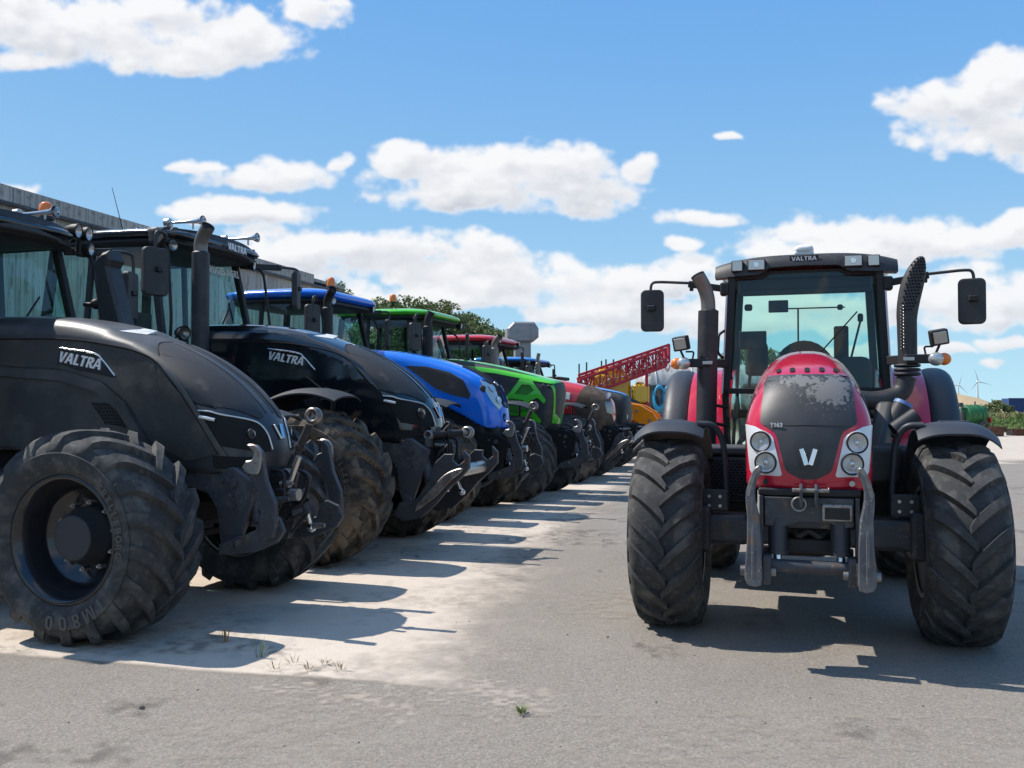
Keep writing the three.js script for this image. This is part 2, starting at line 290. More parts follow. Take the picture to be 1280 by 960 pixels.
function body(o) {
  const top = curve(o.top), wid = curve(o.wid), front = curve(o.front), yb = curve(o.bottom);
  const taper = o.taper ?? 0.0, y0 = o.y0 ?? 1.4;
  const f = (x, y, z) => {
    const az = Math.abs(z), w = wid(x) * (1 - taper * Math.max(0, y - y0));
    let v = smax(y - top(x) + (o.crown ?? 0.12) * az * az, az - w, o.kTop ?? 0.2);
    v = smax(v, x - front(y) + (o.plan ?? 0.9) * az * az, o.kNose ?? 0.1);
    return smax(v, yb(x) - y, 0.04);
  };
  const xc = o.xc, yc = o.yc, x0 = o.x0;
  const hit = (px, py, pz, dx, dy, dz) => { let a = 0, b = 3.2; for (let i = 0; i < 34; i++) { const m = (a + b) / 2; if (f(px + dx * m, py + dy * m, pz + dz * m) < 0) a = m; else b = m; } return V3(px + dx * a, py + dy * a, pz + dz * a); };
  const at = (s, th) => s <= xc ? hit(s, yc, 0, 0, Math.cos(th), Math.sin(th)) : hit(xc, yc, 0, Math.sin(s - xc), Math.cos(s - xc) * Math.cos(th), Math.cos(s - xc) * Math.sin(th));
  const normal = (p) => { const e = 0.004, v = V3(f(p.x + e, p.y, p.z) - f(p.x - e, p.y, p.z), f(p.x, p.y + e, p.z) - f(p.x, p.y - e, p.z), f(p.x, p.y, p.z + e) - f(p.x, p.y, p.z - e)); return v.normalize(); };
  const param = (p) => { const th = Math.atan2(p.z, p.y - yc), r = Math.hypot(p.z, p.y - yc); return [p.x <= xc ? p.x : xc + Math.atan2(p.x - xc, r), th]; };
  const side = (x, y, sg = 1) => hit(x, y, 0, 0, 0, sg), frontP = (y, z) => hit(o.fx ?? xc, y, z, 1, 0, 0), topP = (x, z) => hit(x, yc, z, 0, 1, 0);
  const self = { f, at, normal, param, side, front: frontP, top: topP };
  self.shell = (nS = 40, nF = 26, nT = 64) => {
    const pos = [], nor = [], idx = [], ss = [];
    for (let i = 0; i <= nS; i++) ss.push(lerp(x0, xc, i / nS)); for (let i = 1; i <= nF; i++) ss.push(xc + (i / nF) * Math.PI / 2 * 0.999);
    for (const s of ss) for (let j = 0; j <= nT; j++) { const p = at(s, (j / nT) * 2 * Math.PI), n = normal(p); pos.push(p.x, p.y, p.z); nor.push(n.x, n.y, n.z); }
    for (let i = 0; i < ss.length - 1; i++) for (let j = 0; j < nT; j++) { const a = i * (nT + 1) + j, c = a + nT + 1; idx.push(a, a + 1, c, a + 1, c + 1, c); }
    const g = new THREE.BufferGeometry(); g.setAttribute('position', new THREE.Float32BufferAttribute(pos, 3)); g.setAttribute('normal', new THREE.Float32BufferAttribute(nor, 3)); g.setIndex(idx); return g;
  };
  // a panel that follows the bodywork, standing proud by depth; its outline is given in the plane that it is projected from
  self.panel = (pts, mode, depth = 0.008, o2 = {}) => {
    const sg = o2.side ?? 1, maxE = o2.edge ?? 0.05;
    let put;
    if (mode === 'shell') { pts = pts.map((p) => self.param(p)); put = (a, b) => at(a, b); }
    else if (mode === 'z') put = (a, b) => side(a, b, sg);
    else if (mode === 'x') put = (a, b) => frontP(b, a);
    else put = (a, b) => topP(a, b);
    const area = THREE.ShapeUtils.area(pts.map((p) => new THREE.Vector2(p[0], p[1]))); if (area < 0) pts = pts.slice().reverse();
    let g = new THREE.ShapeGeometry(shapeOf(pts, o2.holes || [])).toNonIndexed();
    g.deleteAttribute('uv'); g.deleteAttribute('normal'); g = new TessellateModifier(maxE, 7).modify(g);
    const p = g.attributes.position, pos = [], nor = [];
    const cache = new Map();
    const lift = (a, b) => { const k = a.toFixed(5) + ',' + b.toFixed(5); if (!cache.has(k)) { const q = put(a, b), n = normal(q); cache.set(k, [q, n]); } return cache.get(k); };
    let flip = null;
    for (let i = 0; i < p.count; i += 3) {
      const L = [0, 1, 2].map((k) => lift(p.getX(i + k), p.getY(i + k))), P = L.map(([q, n]) => q.clone().addScaledVector(n, depth));
      const fn = V3().crossVectors(P[1].clone().sub(P[0]), P[2].clone().sub(P[0])); const rev = fn.dot(L[0][1]) < 0;
      for (const k of rev ? [0, 2, 1] : [0, 1, 2]) { pos.push(P[k].x, P[k].y, P[k].z); nor.push(L[k][1].x, L[k][1].y, L[k][1].z); }
    }
    const loops = [pts, ...(o2.holes || []).map((h) => h.length === 3 && typeof h[0] === 'number' ? Array.from({ length: 24 }, (_, i) => [h[0] + h[2] * Math.cos(i / 24 * 6.2832), h[1] + h[2] * Math.sin(i / 24 * 6.2832)]) : h)];
    for (const lp of loops) for (let i = 0; i < lp.length; i++) {
      const A = lp[i], B = lp[(i + 1) % lp.length], n = Math.max(1, Math.ceil(Math.hypot(B[0] - A[0], B[1] - A[1]) / maxE));
      for (let k = 0; k < n; k++) {
        const [q0, n0] = lift(lerp(A[0], B[0], k / n), lerp(A[1], B[1], k / n)), [q1, n1] = lift(lerp(A[0], B[0], (k + 1) / n), lerp(A[1], B[1], (k + 1) / n));
        const a = q0.clone().addScaledVector(n0, depth), b = q1.clone().addScaledVector(n1, depth), c = q0.clone().addScaledVector(n0, -0.02), d = q1.clone().addScaledVector(n1, -0.02);
        const fn = V3().crossVectors(b.clone().sub(a), c.clone().sub(a)).normalize();
        for (const v of [a, b, c, b, d, c]) { pos.push(v.x, v.y, v.z); nor.push(fn.x, fn.y, fn.z); }
      }
    }
    const out = new THREE.BufferGeometry(); out.setAttribute('position', new THREE.Float32BufferAttribute(pos, 3)); out.setAttribute('normal', new THREE.Float32BufferAttribute(nor, 3)); return out;
  };
  // a thin strip along points on the bodywork
  self.strip = (pts3, w, depth) => { const out = []; for (let i = 0; i < pts3.length - 1; i++) out.push(bar(pts3[i], pts3[i + 1], w, depth, 0.003)); return out; };
  self.pipe = (pts3, r, seg = 40) => tube(pts3, r, seg, 8);
  return self;
}
const both = (make) => [make(1), make(-1)];

// ---------------------------------------------------------------- wheels
// axis along z, outer face towards +z, centre at the origin
function tyreGeo(R, W, rimR, lugs, lugH, seed, hand = 1) {
  const worn = 1, sw = -hand;
  const rc = R - lugH, out = [];
  const half = [[0, rc], [0.22, rc - 0.006], [0.36, rc - 0.022], [0.435, rc - 0.055], [0.475, rc - 0.11], [0.5, (rc + rimR) / 2 + 0.03], [0.49, (rc + rimR) / 2 - 0.04], [0.455, rimR + 0.05], [0.42, rimR + 0.012], [0.40, rimR - 0.012]];
  const cs = new THREE.SplineCurve([...half.slice().reverse().map(([z, r]) => new THREE.Vector2(r, z * W)), ...half.slice(1).map(([z, r]) => new THREE.Vector2(r, -z * W))]);
  const prof = cs.getPoints(46); const car = new THREE.LatheGeometry(prof, 72); car.rotateX(Math.PI / 2); out.push(car);
  const rz = (z) => { const a = Math.min(0.47, Math.abs(z) / W); return curve(half.slice(0, 5).map(([q, r]) => [q, r]))(a); };
  const rnd = rng(seed), pitch = 2 * Math.PI / lugs, N = 9;
  for (let s = -1; s <= 1; s += 2) for (let k = 0; k < lugs; k++) {
    const a0 = k * pitch + (s > 0 ? 0 : pitch / 2) + (rnd() - 0.5) * 0.01;
    const rows = [];
    for (let i = 0; i <= N; i++) {
      const t = i / N, z = lerp(-0.035 * W, 0.475 * W, t), ang = a0 + sw * (0.37 * Math.pow(t, 0.85)) * (0.75 / R) * (W / 0.56);   // centre leads, shoulder trails
      const wid = lerp(0.062, 0.088, t) * (R / 0.7), base = rz(z) - 0.012, hh = (t > 0.93 ? lugH * 0.72 : lugH) + 0.012 + (worn ? (rnd() - 0.5) * 0.004 : 0);
      rows.push([z * s, ang, wid, base, base + hh]);
    }
    // down the shoulder
    rows.push([0.488 * W * s, a0 + sw * 0.378 * (0.75 / R) * (W / 0.56), 0.078, rc - 0.13, rc - 0.088]); rows.push([0.494 * W * s, a0 + sw * 0.384 * (0.75 / R) * (W / 0.56), 0.062, rc - 0.16, rc - 0.128]);
    const pos = [], idx = [];
    rows.forEach(([z, ang, w, b, tp], i) => {
      const dw = (i === 0 || i >= N + 2 ? 0.75 : 1);
      for (const [da, r, dz] of [[-w * 0.72, b, 0], [-w * 0.5, tp, 0], [w * 0.5, tp, 0], [w * 0.72, b, 0]]) { const A = ang + da * dw / R; pos.push(Math.sin(A) * r, Math.cos(A) * r, z); }
    });
    for (let i = 0; i < rows.length - 1; i++) for (let j = 0; j < 3; j++) { const a = i * 4 + j, c = a + 4; s > 0 ? idx.push(a, a + 1, c, a + 1, c + 1, c) : idx.push(a, c, a + 1, a + 1, c, c + 1); }
    const L = (rows.length - 1) * 4; if (s > 0) idx.push(0, 2, 1, 0, 3, 2, L, L + 1, L + 2, L, L + 2, L + 3); else idx.push(0, 1, 2, 0, 2, 3, L, L + 2, L + 1, L, L + 3, L + 2);
    const g = new THREE.BufferGeometry(); g.setAttribute('position', new THREE.Float32BufferAttribute(pos, 3)); g.setIndex(idx); out.push(crease(g, 40));
  }
  const m = merge(out), p = m.attributes.position, low = -(R - 0.028);
  for (let i = 0; i < p.count; i++) if (p.getY(i) < low) { p.setY(i, low - (low - p.getY(i)) * 0.04); p.setZ(i, p.getZ(i) * 1.03); }
  return m;
}
function rimGeo(R, W, deep) {                       // barrel, lips and dished disc
  const a = 0.42 * W, prof = [[R - 0.015, -a], [R + 0.018, -a - 0.006], [R + 0.02, -a + 0.012], [R - 0.02, -a + 0.03], [R - 0.055, -a + 0.08], [R - 0.06, 0], [R - 0.05, a - 0.10], [R - 0.02, a - 0.03], [R + 0.02, a - 0.012], [R + 0.018, a + 0.008], [R - 0.002, a + 0.012], [R - 0.018, a - 0.006], [R - 0.034, a - 0.035], [R - 0.065, a - 0.105], [R - 0.075, deep + 0.05], [R - 0.095, deep + 0.02], [R * 0.62, deep - 0.012], [R * 0.56, deep - 0.03], [R * 0.45, deep - 0.03], [0.001, deep - 0.028]];
  return lathe(prof, 56, 'z').scale(1, 1, -1).scale(1, 1, -1);
}
function hubGeo(R, deep, out, capR = 0.115) {
  const gs = [lathe([[0.001, out], [capR * 0.9, out], [capR, out - 0.012], [capR, deep + 0.05], [capR * 1.28, deep + 0.035], [capR * 1.28, deep - 0.03]], 32, 'z')];
  return gs;
}
function boltGeo(R, deep, n = 10, rad = 0.175) { const gs = [];  for (let i = 0; i < n; i++) { const a = i / n * 2 * Math.PI + 0.2; gs.push([cyl([Math.cos(a) * rad, Math.sin(a) * rad, deep - 0.03], [Math.cos(a) * rad, Math.sin(a) * rad, deep + 0.022], 0.018, 0.016, 6), cyl([Math.cos(a) * rad, Math.sin(a) * rad, deep], [Math.cos(a) * rad, Math.sin(a) * rad, deep + 0.04], 0.009, 0.009, 8)]); } return gs; }
const wheelCache = {};
function wheel(o) {                                 // { R, W, rimR, lugs, lugH, rim, hub, rubber, letters }
  const key = JSON.stringify([o.R, o.W, o.rimR, o.lugs, o.rim.uuid, o.rubber.uuid, !!o.letters, o.deep, o.hand ?? 1]);
  if (wheelCache[key]) return wheelCache[key].clone();
  const g = new THREE.Group(); g.name = 'wheel';
  part(g, 'tyre', tyreGeo(o.R, o.W, o.rimR, o.lugs, o.lugH ?? 0.042, 5, o.hand ?? 1), o.rubber);
  const deep = o.deep ?? 0.02;
  part(g, 'rim', rimGeo(o.rimR, o.W, deep), o.rim);
  part(g, 'hub', hubGeo(o.rimR, deep, deep + (o.hubOut ?? 0.14), o.capR), o.hub ?? o.rim);
  parts(g, 'wheel_nut', boltGeo(o.rimR, deep, 10, (o.capR ?? 0.115) * 1.28 + 0.03), MT.steel);
  if (o.letters) part(g, 'tyre_lettering', o.letters(o), MT.letter);
  wheelCache[key] = g; return g;
}
// put a wheel on a tractor: side +1 is the tractor's own right (+z)
function fit(tr, w, x, R, z, turn = 0, spin = 0) { w.position.set(x, R - 0.026, z); w.rotation.y = (z > 0 ? 0 : Math.PI) + turn; w.scale.x = 1; tr.add(w); return w; }

// ---------------------------------------------------------------- shared tractor parts
function pane(pts, name, tr, mat = MT.glass) {      // flat or gently folded glass from corner rows
  const g = new THREE.BufferGeometry(), pos = []; for (let i = 0; i < pts.length - 2; i += 2) { const a = pts[i], b = pts[i + 1], c = pts[i + 2], d = pts[i + 3]; pos.push(...a, ...c, ...b, ...b, ...c, ...d); }
  g.setAttribute('position', new THREE.Float32BufferAttribute(pos, 3)); g.computeVertexNormals(); return part(tr, name, g, mat);
}
function lampGeo(tr, name, p, dir, r, depth, housing = MT.plastic, lens = true, square = 0) { // work lamp: housing > lens, reflector
  const o = new THREE.Group(); o.name = name; o.position.set(...p); const d = v3(dir).normalize(); o.quaternion.setFromUnitVectors(V3(0, 0, 1), d); tr.add(o);
  if (square) { part(o, 'housing', rbox(r * 2 * square, r * 2, depth, 0.012, 0, 0, -depth / 2), housing); part(o, 'reflector', rbox(r * 1.5 * square, r * 1.5, 0.01, 0.006, 0, 0, 0.001), MT.chromeDull); part(o, 'lens', rbox(r * 1.55 * square, r * 1.55, 0.006, 0.003, 0, 0, 0.012), MT.lens); return o; }
  part(o, 'housing', lathe([[0.001, -depth], [r * 0.55, -depth], [r * 0.95, -depth * 0.45], [r * 1.08, 0.0], [r * 1.08, 0.012], [r * 0.98, 0.012], [r * 0.97, 0.0]], 24, 'z'), housing);
  part(o, 'reflector', lathe([[0.001, -0.03], [r * 0.3, -0.028], [r * 0.96, 0.004]], 24, 'z'), MT.chromeDull);
  part(o, 'lens', lathe([[0.001, 0.016], [r * 0.6, 0.013], [r * 0.97, 0.008]], 24, 'z'), MT.lens);
  return o;
}
MT.chromeDull = std({ color: rgb(0.62, 0.62, 0.6), roughness: 0.3, metalness: 0.85 });
function mirror(tr, pts, p, h = 0.34, w = 0.19, yaw = 0, armR = 0.014) {
  const o = new THREE.Group(); o.name = 'mirror'; tr.add(o);
  part(o, 'mirror_arm', bent(pts, armR, 0.07), MT.plastic);
  const s = shapeOf(roundRect(w, h, 0.045)); const g = new THREE.ExtrudeGeometry(s, { depth: 0.03, bevelEnabled: true, bevelSize: 0.012, bevelThickness: 0.016, bevelSegments: 3, bevelOffset: -0.012 }).rotateY(Math.PI / 2 + yaw).translate(...p);
  part(o, 'mirror_housing', g, MT.plastic);
  part(o, 'mirror_glass', new THREE.ShapeGeometry(shapeOf(roundRect(w - 0.03, h - 0.03, 0.035))).rotateY(-Math.PI / 2 + yaw).translate(p[0] - 0.024 * Math.cos(yaw), p[1], p[2] + 0.024 * Math.sin(yaw)), MT.chrome);
  part(o, 'mirror_clamp', [rbox(0.05, 0.05, 0.07, 0.01, p[0] + 0.055, p[1] + 0.02, p[2])], MT.black);
  return o;
}
function roundRect(w, h, r, x = 0, y = 0, n = 4) { const out = []; for (const [cx, cy, a0] of [[w / 2 - r, h / 2 - r, 0], [-w / 2 + r, h / 2 - r, 90], [-w / 2 + r, -h / 2 + r, 180], [w / 2 - r, -h / 2 + r, 270]]) for (let i = 0; i <= n; i++) { const a = (a0 + 90 * i / n) * R_; out.push([x + cx + r * Math.cos(a), y + cy + r * Math.sin(a)]); } return out; }
function arcFender(cx, cy, r, a0, a1, z0, z1, droop = 0.05, thick = 0.014, n = 20) { // mudguard over a wheel; angles from the horizontal, forward = 0
  return crease(grid((u, v, off) => { const a = lerp(a0, a1, u) * R_, e = Math.pow(Math.abs(v * 2 - 1), 3) * droop, rr = r - e - off; return V3(cx + Math.cos(a) * rr, cy + Math.sin(a) * rr, lerp(z0, z1, v)); }, n, 10, thick), 50);
}
// cab: o = { xf, xr, yb, ym, yt, wb, wt, lean } (front and rear, sill, waist, top, half widths); leaves the roof to the caller
function cabFrame(tr, o) {
  const { xf, xr, yb, yt, wb, wt } = o, ym = o.ym, lean = o.lean ?? 0.12, wm = o.wm ?? (wb + 0.06), col = o.pillar ?? MT.black;
  const fT = xf - lean, rT = xr + 0.1;
  const pil = (name, a, m, b, w, h) => part(tr, name, [bar(a, m, w, h), bar(m, b, w, h)], col);
  for (const s of [1, -1]) {
    pil('front_pillar', [xf - 0.02, yb, wb * s], [xf, ym, wm * s], [fT, yt, wt * s], 0.06, 0.07);
    pil('rear_pillar', [xr, yb + 0.35, wb * s], [xr, ym, wm * s], [rT, yt, wt * s], 0.07, 0.09);
    const xm = lerp(xf, xr, 0.62); pil('middle_pillar', [xm, yb, (wb + 0.02) * s], [xm, ym, (wm + 0.03) * s], [xm + 0.02, yt, (wt + 0.02) * s], 0.05, 0.055);
    pane([[xf - 0.03, yb, wb * s], [xm, yb, (wb + 0.02) * s], [xf - 0.01, ym, wm * s], [xm, ym, (wm + 0.03) * s], [fT, yt, wt * s], [xm + 0.02, yt, (wt + 0.02) * s]], 'door_glass', tr);
    pane([[xm, yb + 0.35, (wb + 0.02) * s], [xr, yb + 0.35, wb * s], [xm, ym, (wm + 0.03) * s], [xr, ym, wm * s], [xm + 0.02, yt, (wt + 0.02) * s], [rT, yt, wt * s]], 'side_glass', tr);
    part(tr, 'door_handle', bent([[xm + 0.05, yb + 0.42, (wm + 0.03) * s], [xm + 0.06, yb + 0.42, (wm + 0.09) * s], [xm + 0.22, yb + 0.42, (wm + 0.09) * s], [xm + 0.23, yb + 0.42, (wm + 0.02) * s]], 0.011, 0.02, 6), MT.black);
  }
  part(tr, 'cab_sill', [bar([xf - 0.02, yb, wb], [xf - 0.02, yb, -wb], 0.08, 0.08), bar([xr, yb + 0.35, wb], [xr, yb + 0.35, -wb], 0.09, 0.09), bar([xf, yb, wb], [lerp(xf, xr, 0.62), yb, wb + 0.02], 0.06, 0.08), bar([xf, yb, -wb], [lerp(xf, xr, 0.62), yb, -wb - 0.02], 0.06, 0.08)], col);
  part(tr, 'cab_header', [bar([fT, yt, wt], [fT, yt, -wt], 0.07, 0.07), bar([rT, yt, wt], [rT, yt, -wt], 0.07, 0.07), bar([fT, yt, wt], [rT, yt, wt], 0.05, 0.06), bar([fT, yt, -wt], [rT, yt, -wt], 0.05, 0.06)], col);
  // windscreen bows forward a little across its width
  const wy = o.screenFrom ?? yb; const row = (x, y, w, bow) => [-1, -0.5, 0, 0.5, 1].map((k) => [x + bow * (1 - k * k), y, w * k]);
  const B = row(xf - 0.005, wy, lerp(wb, wm, (wy - yb) / (ym - yb)) - 0.02, 0.05), Mm = row(xf, ym, wm - 0.02, 0.06), Tt = row(fT, yt, wt - 0.02, 0.05);
  const lo = [], hi = []; for (let i = 0; i < 5; i++) { lo.push(B[i], Mm[i]); hi.push(Mm[i], Tt[i]); }
  const pa = (q) => { const pos = []; for (let i = 0; i < 8; i += 2) pos.push(...q[i], ...q[i + 2], ...q[i + 1], ...q[i + 1], ...q[i + 2], ...q[i + 3]); return pos; };
  const g = new THREE.BufferGeometry(); g.setAttribute('position', new THREE.Float32BufferAttribute([...pa(lo), ...pa(hi)], 3)); g.computeVertexNormals();
  part(tr, 'windscreen', crease(g, 60), MT.glass);
  pane([[xr - 0.002, yb + 0.4, -wb], [xr - 0.002, yb + 0.4, wb], [xr, ym, -wm], [xr, ym, wm], [rT, yt, -wt], [rT, yt, wt]], 'rear_glass', tr);
  // floor, console, seat, wheel
  part(tr, 'cab_floor', [box(xf - xr - 0.06, 0.05, wb * 2 - 0.08, (xf + xr) / 2, yb - 0.02, 0)], MT.black);
  part(tr, 'dashboard', [rbox(0.34, 0.5, 0.42, 0.08, xf - 0.3, yb + 0.36, 0), rbox(0.2, 0.14, 0.46, 0.05, xf - 0.36, yb + 0.68, 0)], MT.seat);
  const sx = lerp(xf, xr, 0.66), sd = o.seatDrop ?? 0;
  if (o.dome) { part(tr, 'seat_back', [plate([...Array.from({ length: 15 }, (_, i) => { const a = i / 14 * Math.PI; return [0.31 * Math.cos(a), yb + 0.72 + 0.36 * Math.sin(a)]; }), [-0.27, yb + 0.4], [0.27, yb + 0.4]], 0.16, 0, [], 0.03).rotateY(Math.PI / 2).translate(sx - 0.25, 0, 0)], MT.seat); part(tr, 'passenger_seat', [rbox(0.12, 0.34, 0.22, 0.05, sx - 0.15, yb + 0.9, 0.45), rbox(0.34, 0.1, 0.26, 0.04, sx + 0.02, yb + 0.6, 0.45)], MT.seat); part(tr, 'side_console', [rbox(0.5, 0.34, 0.3, 0.09, sx + 0.1, yb + 0.72, -0.45), rbox(0.05, 0.42, 0.14, 0.02, sx - 0.4, yb + 1.02, -0.36)], MT.seat); part(tr, 'gear_lever', [bar([sx + 0.2, yb + 0.8, -0.4], [sx + 0.26, yb + 1.22, -0.5], 0.02, 0.02), rbox(0.05, 0.08, 0.05, 0.02, sx + 0.26, yb + 1.25, -0.5)], MT.black); part(tr, 'cab_camera', [rbox(0.06, 0.06, 0.07, 0.02, xf - 0.12, o.yt - 0.28, 0.48), rbox(0.05, 0.05, 0.05, 0.02, xf - 0.12, o.yt - 0.3, -0.3)], MT.black); }
  else part(tr, 'driver_seat', [rbox(0.5, 0.16, 0.52, 0.06, sx, yb + 0.52, 0), rbox(0.16, 0.62, 0.5, 0.07, sx - 0.25, yb + 0.86 - sd, 0), rbox(0.1, 0.22, 0.3, 0.05, sx - 0.29, yb + 1.27 - sd * 1.3, 0), rbox(0.36, 0.36, 0.4, 0.04, sx - 0.02, yb + 0.24, 0), rbox(0.44, 0.08, 0.1, 0.03, sx + 0.08, yb + 0.76, 0.36), rbox(0.3, 0.26, 0.16, 0.03, sx + 0.12, yb + 0.6, 0.42)], MT.seat);
  const swc = [xf - 0.56, yb + 0.86, 0]; part(tr, 'steering_wheel', [new THREE.TorusGeometry(0.19, 0.016, 8, 28).rotateX(Math.PI / 2).rotateZ(-0.5).translate(...swc), cyl([xf - 0.34, yb + 0.6, 0], swc, 0.035, 0.025, 10), bar([swc[0] - 0.15, swc[1] - 0.08, 0], [swc[0] + 0.15, swc[1] + 0.08, 0], 0.03, 0.015), bar([swc[0], swc[1], -0.17], [swc[0], swc[1], 0.17], 0.03, 0.015)], MT.black);
  part(tr, 'monitor', [rbox(0.04, 0.17, 0.25, 0.012, xf - 0.5, yb + 1.05, wb - 0.2), bar([xf - 0.52, yb + 0.6, wb - 0.16], [xf - 0.51, yb + 1.0, wb - 0.2], 0.03, 0.03)], MT.black);
  return { fT, rT, wm };
}
function chassis(tr, o = {}) {                      // engine block, transmission and axles
  const xr = o.xr ?? -2.75, y = o.y ?? 0.74, w = o.w ?? 0.3;
  part(tr, 'engine_block', [rbox(1.75, 0.62, w * 1.7, 0.05, -0.6, 1.0, 0), rbox(0.5, 0.3, w * 1.9, 0.04, -0.35, 1.3, 0), rbox(0.28, 0.24, w * 2.1, 0.03, -0.95, 1.22, 0), cyl([-0.6, 0.95, w], [-0.6, 1.2, w], 0.06), cyl([-0.3, 0.9, -w], [-0.3, 1.15, -w], 0.07)], MT.void);
  part(tr, 'transmission', [rbox(1.9, 0.6, 0.52, 0.06, xr + 0.55, 0.92, 0), rbox(0.6, 0.55, 0.7, 0.08, xr, 0.92, 0)], MT.void);
  part(tr, 'rear_axle', [cyl([xr, o.rearY ?? 0.9, -0.95], [xr, o.rearY ?? 0.9, 0.95], 0.15, 0.15, 20)], MT.metal);
  part(tr, 'front_axle', [rbox(0.24, 0.2, 1.0, 0.05, 0, y, 0), bar([0, y, 0.4], [0, y, 0.78], 0.24, 0.22, 0.05), bar([0, y, -0.4], [0, y, -0.78], 0.24, 0.22, 0.05), rbox(0.3, 0.34, 0.12, 0.04, 0, y, 0.74), rbox(0.3, 0.34, 0.12, 0.04, 0, y, -0.74), rbox(0.34, 0.3, 0.42, 0.08, 0.02, y - 0.02, 0.05)], MT.metal);
  part(tr, 'axle_support', [rbox(0.9, 0.26, 0.44, 0.03, 0.12, 0.98, 0), bar([0.3, 0.62, 0.3], [0.3, 0.62, -0.3], 0.05, 0.05)], MT.void);
  for (const s of [1, -1]) part(tr, 'steering_cylinder', [cyl([-0.16, y - 0.05, 0.12 * s], [-0.16, y - 0.05, 0.5 * s], 0.035), cyl([-0.16, y - 0.05, 0.5 * s], [-0.16, y - 0.05, 0.72 * s], 0.016)], MT.steel);
}
function fuelTank(tr, s, x0 = -1.75, x1 = -0.75) { return part(tr, 'fuel_tank', [rbox(x1 - x0, 0.52, 0.34, 0.07, (x0 + x1) / 2, 0.83, 0.58 * s)], MT.black); }
function steps(tr, s, x = -1.35) { for (let i = 0; i < 3; i++) part(tr, 'step', rbox(0.36, 0.03, 0.24, 0.008, x, 0.48 + i * 0.27, (0.84 - i * 0.03) * s), MT.metal); part(tr, 'step_frame', [bar([x - 0.18, 0.46, 0.82 * s], [x - 0.18, 1.12, 0.74 * s], 0.03, 0.05), bar([x + 0.18, 0.46, 0.82 * s], [x + 0.18, 1.12, 0.74 * s], 0.03, 0.05)], MT.metal); }
function roofSlab(o) {                              // rounded, crowned slab: plan from xr to xf, half width w, from y0 to y1
  const c = (o.xf + o.xr) / 2, a = (o.xf - o.xr) / 2, n = 40, m = 12, pos = [], idx = [];
  const fn = (th, ph) => { const e = 2 / (o.sq ?? 5), q = 2 / 2.6, cs = (x, p) => Math.sign(x) * Math.pow(Math.abs(x), p); const hp = cs(Math.cos(ph), q), x = c + a * hp * cs(Math.cos(th), e), z = o.w * hp * cs(Math.sin(th), e); const y = (o.y0 + o.y1) / 2 + (o.y1 - o.y0) / 2 * cs(Math.sin(ph), q); return V3(x, y + (o.nose ?? 0) * Math.max(0, (x - c) / a) ** 2, z); };
  for (let i = 0; i <= m; i++) for (let j = 0; j < n; j++) { const p = fn(j / n * 2 * Math.PI, (i / m - 0.5) * Math.PI * 0.999); pos.push(p.x, p.y, p.z); }
  for (let i = 0; i < m; i++) for (let j = 0; j < n; j++) { const b = (j + 1) % n, A = i * n + j, B = i * n + b; idx.push(A, A + n, B, B, A + n, B + n); }
  const g = new THREE.BufferGeometry(); g.setAttribute('position', new THREE.Float32BufferAttribute(pos, 3)); g.setIndex(idx); g.computeVertexNormals(); return g;
}
function beacon(tr, x, y, z) { const o = new THREE.Group(); o.name = 'beacon'; o.position.set(x, y, z); tr.add(o); part(o, 'beacon_base', [cyl([0, -0.06, 0], [0, 0, 0], 0.02), cyl([0, 0, 0], [0, 0.03, 0], 0.07, 0.065)], MT.black); part(o, 'beacon_dome', lathe([[0.062, 0.03], [0.062, 0.09], [0.052, 0.14], [0.03, 0.16], [0.001, 0.165]], 20), MT.amber); return o; }
function horn(tr, x, y, z, L = 0.42) { const o = new THREE.Group(); o.name = 'air_horn'; tr.add(o); part(o, 'horn_trumpet', lathe([[0.012, 0], [0.016, L * 0.5], [0.026, L * 0.85], [0.055, L], [0.05, L - 0.005]], 18, 'x').translate(x, y, z), MT.chrome); part(o, 'horn_driver', [cyl([x - 0.05, y, z], [x, y, z], 0.05, 0.05, 18), cyl([x + 0.02, y - 0.08, z], [x + 0.02, y, z], 0.012)], MT.steel); part(o, 'horn_stay', cyl([x + L * 0.7, y - 0.08, z], [x + L * 0.7, y, z], 0.01), MT.steel); return o; }
// front linkage lift arms: a plate outline swept a little in z
function hookArm(pts, z, t = 0.045, holes = []) { return plate(smoothPts(pts, 4), t, z, holes, 0.008); }
function ramFan(tr, p, q, r = 0.045) { const a = v3(p), b = v3(q), m = a.clone().lerp(b, 0.6); const o = new THREE.Group(); o.name = 'lift_ram'; tr.add(o); part(o, 'ram_barrel', [cyl(a, m, r, r, 18), cyl(a.clone().lerp(m, 0.94), m, r * 1.12, r * 1.12, 18)], MT.metal); part(o, 'ram_rod', [cyl(m, b, r * 0.5, r * 0.5, 14), ball(r * 0.8, b.x, b.y, b.z)], MT.chrome); return o; }
function topLink(tr, p, q, r = 0.028) { const a = v3(p), b = v3(q), d = b.clone().sub(a); const o = new THREE.Group(); o.name = 'top_link'; tr.add(o); const zed = (c, R) => lathe([[R * 0.45, -0.03], [R, -0.026], [R, 0.026], [R * 0.45, 0.03], [R * 0.45, -0.03]], 20, 'z').translate(c.x, c.y, c.z); part(o, 'link_tube', [cyl(a.clone().addScaledVector(d, 0.12), a.clone().addScaledVector(d, 0.85), r, r, 16), cyl(a.clone().addScaledVector(d, 0.45), a.clone().addScaledVector(d, 0.5), r * 1.5, r * 1.5, 16)], MT.black); parts(o, 'link_eye', [[zed(a, 0.05), cyl(a, a.clone().addScaledVector(d, 0.14), r * 0.7)], [zed(b, 0.062), cyl(a.clone().addScaledVector(d, 0.83), b, r * 0.8)]], MT.worn); return o; }
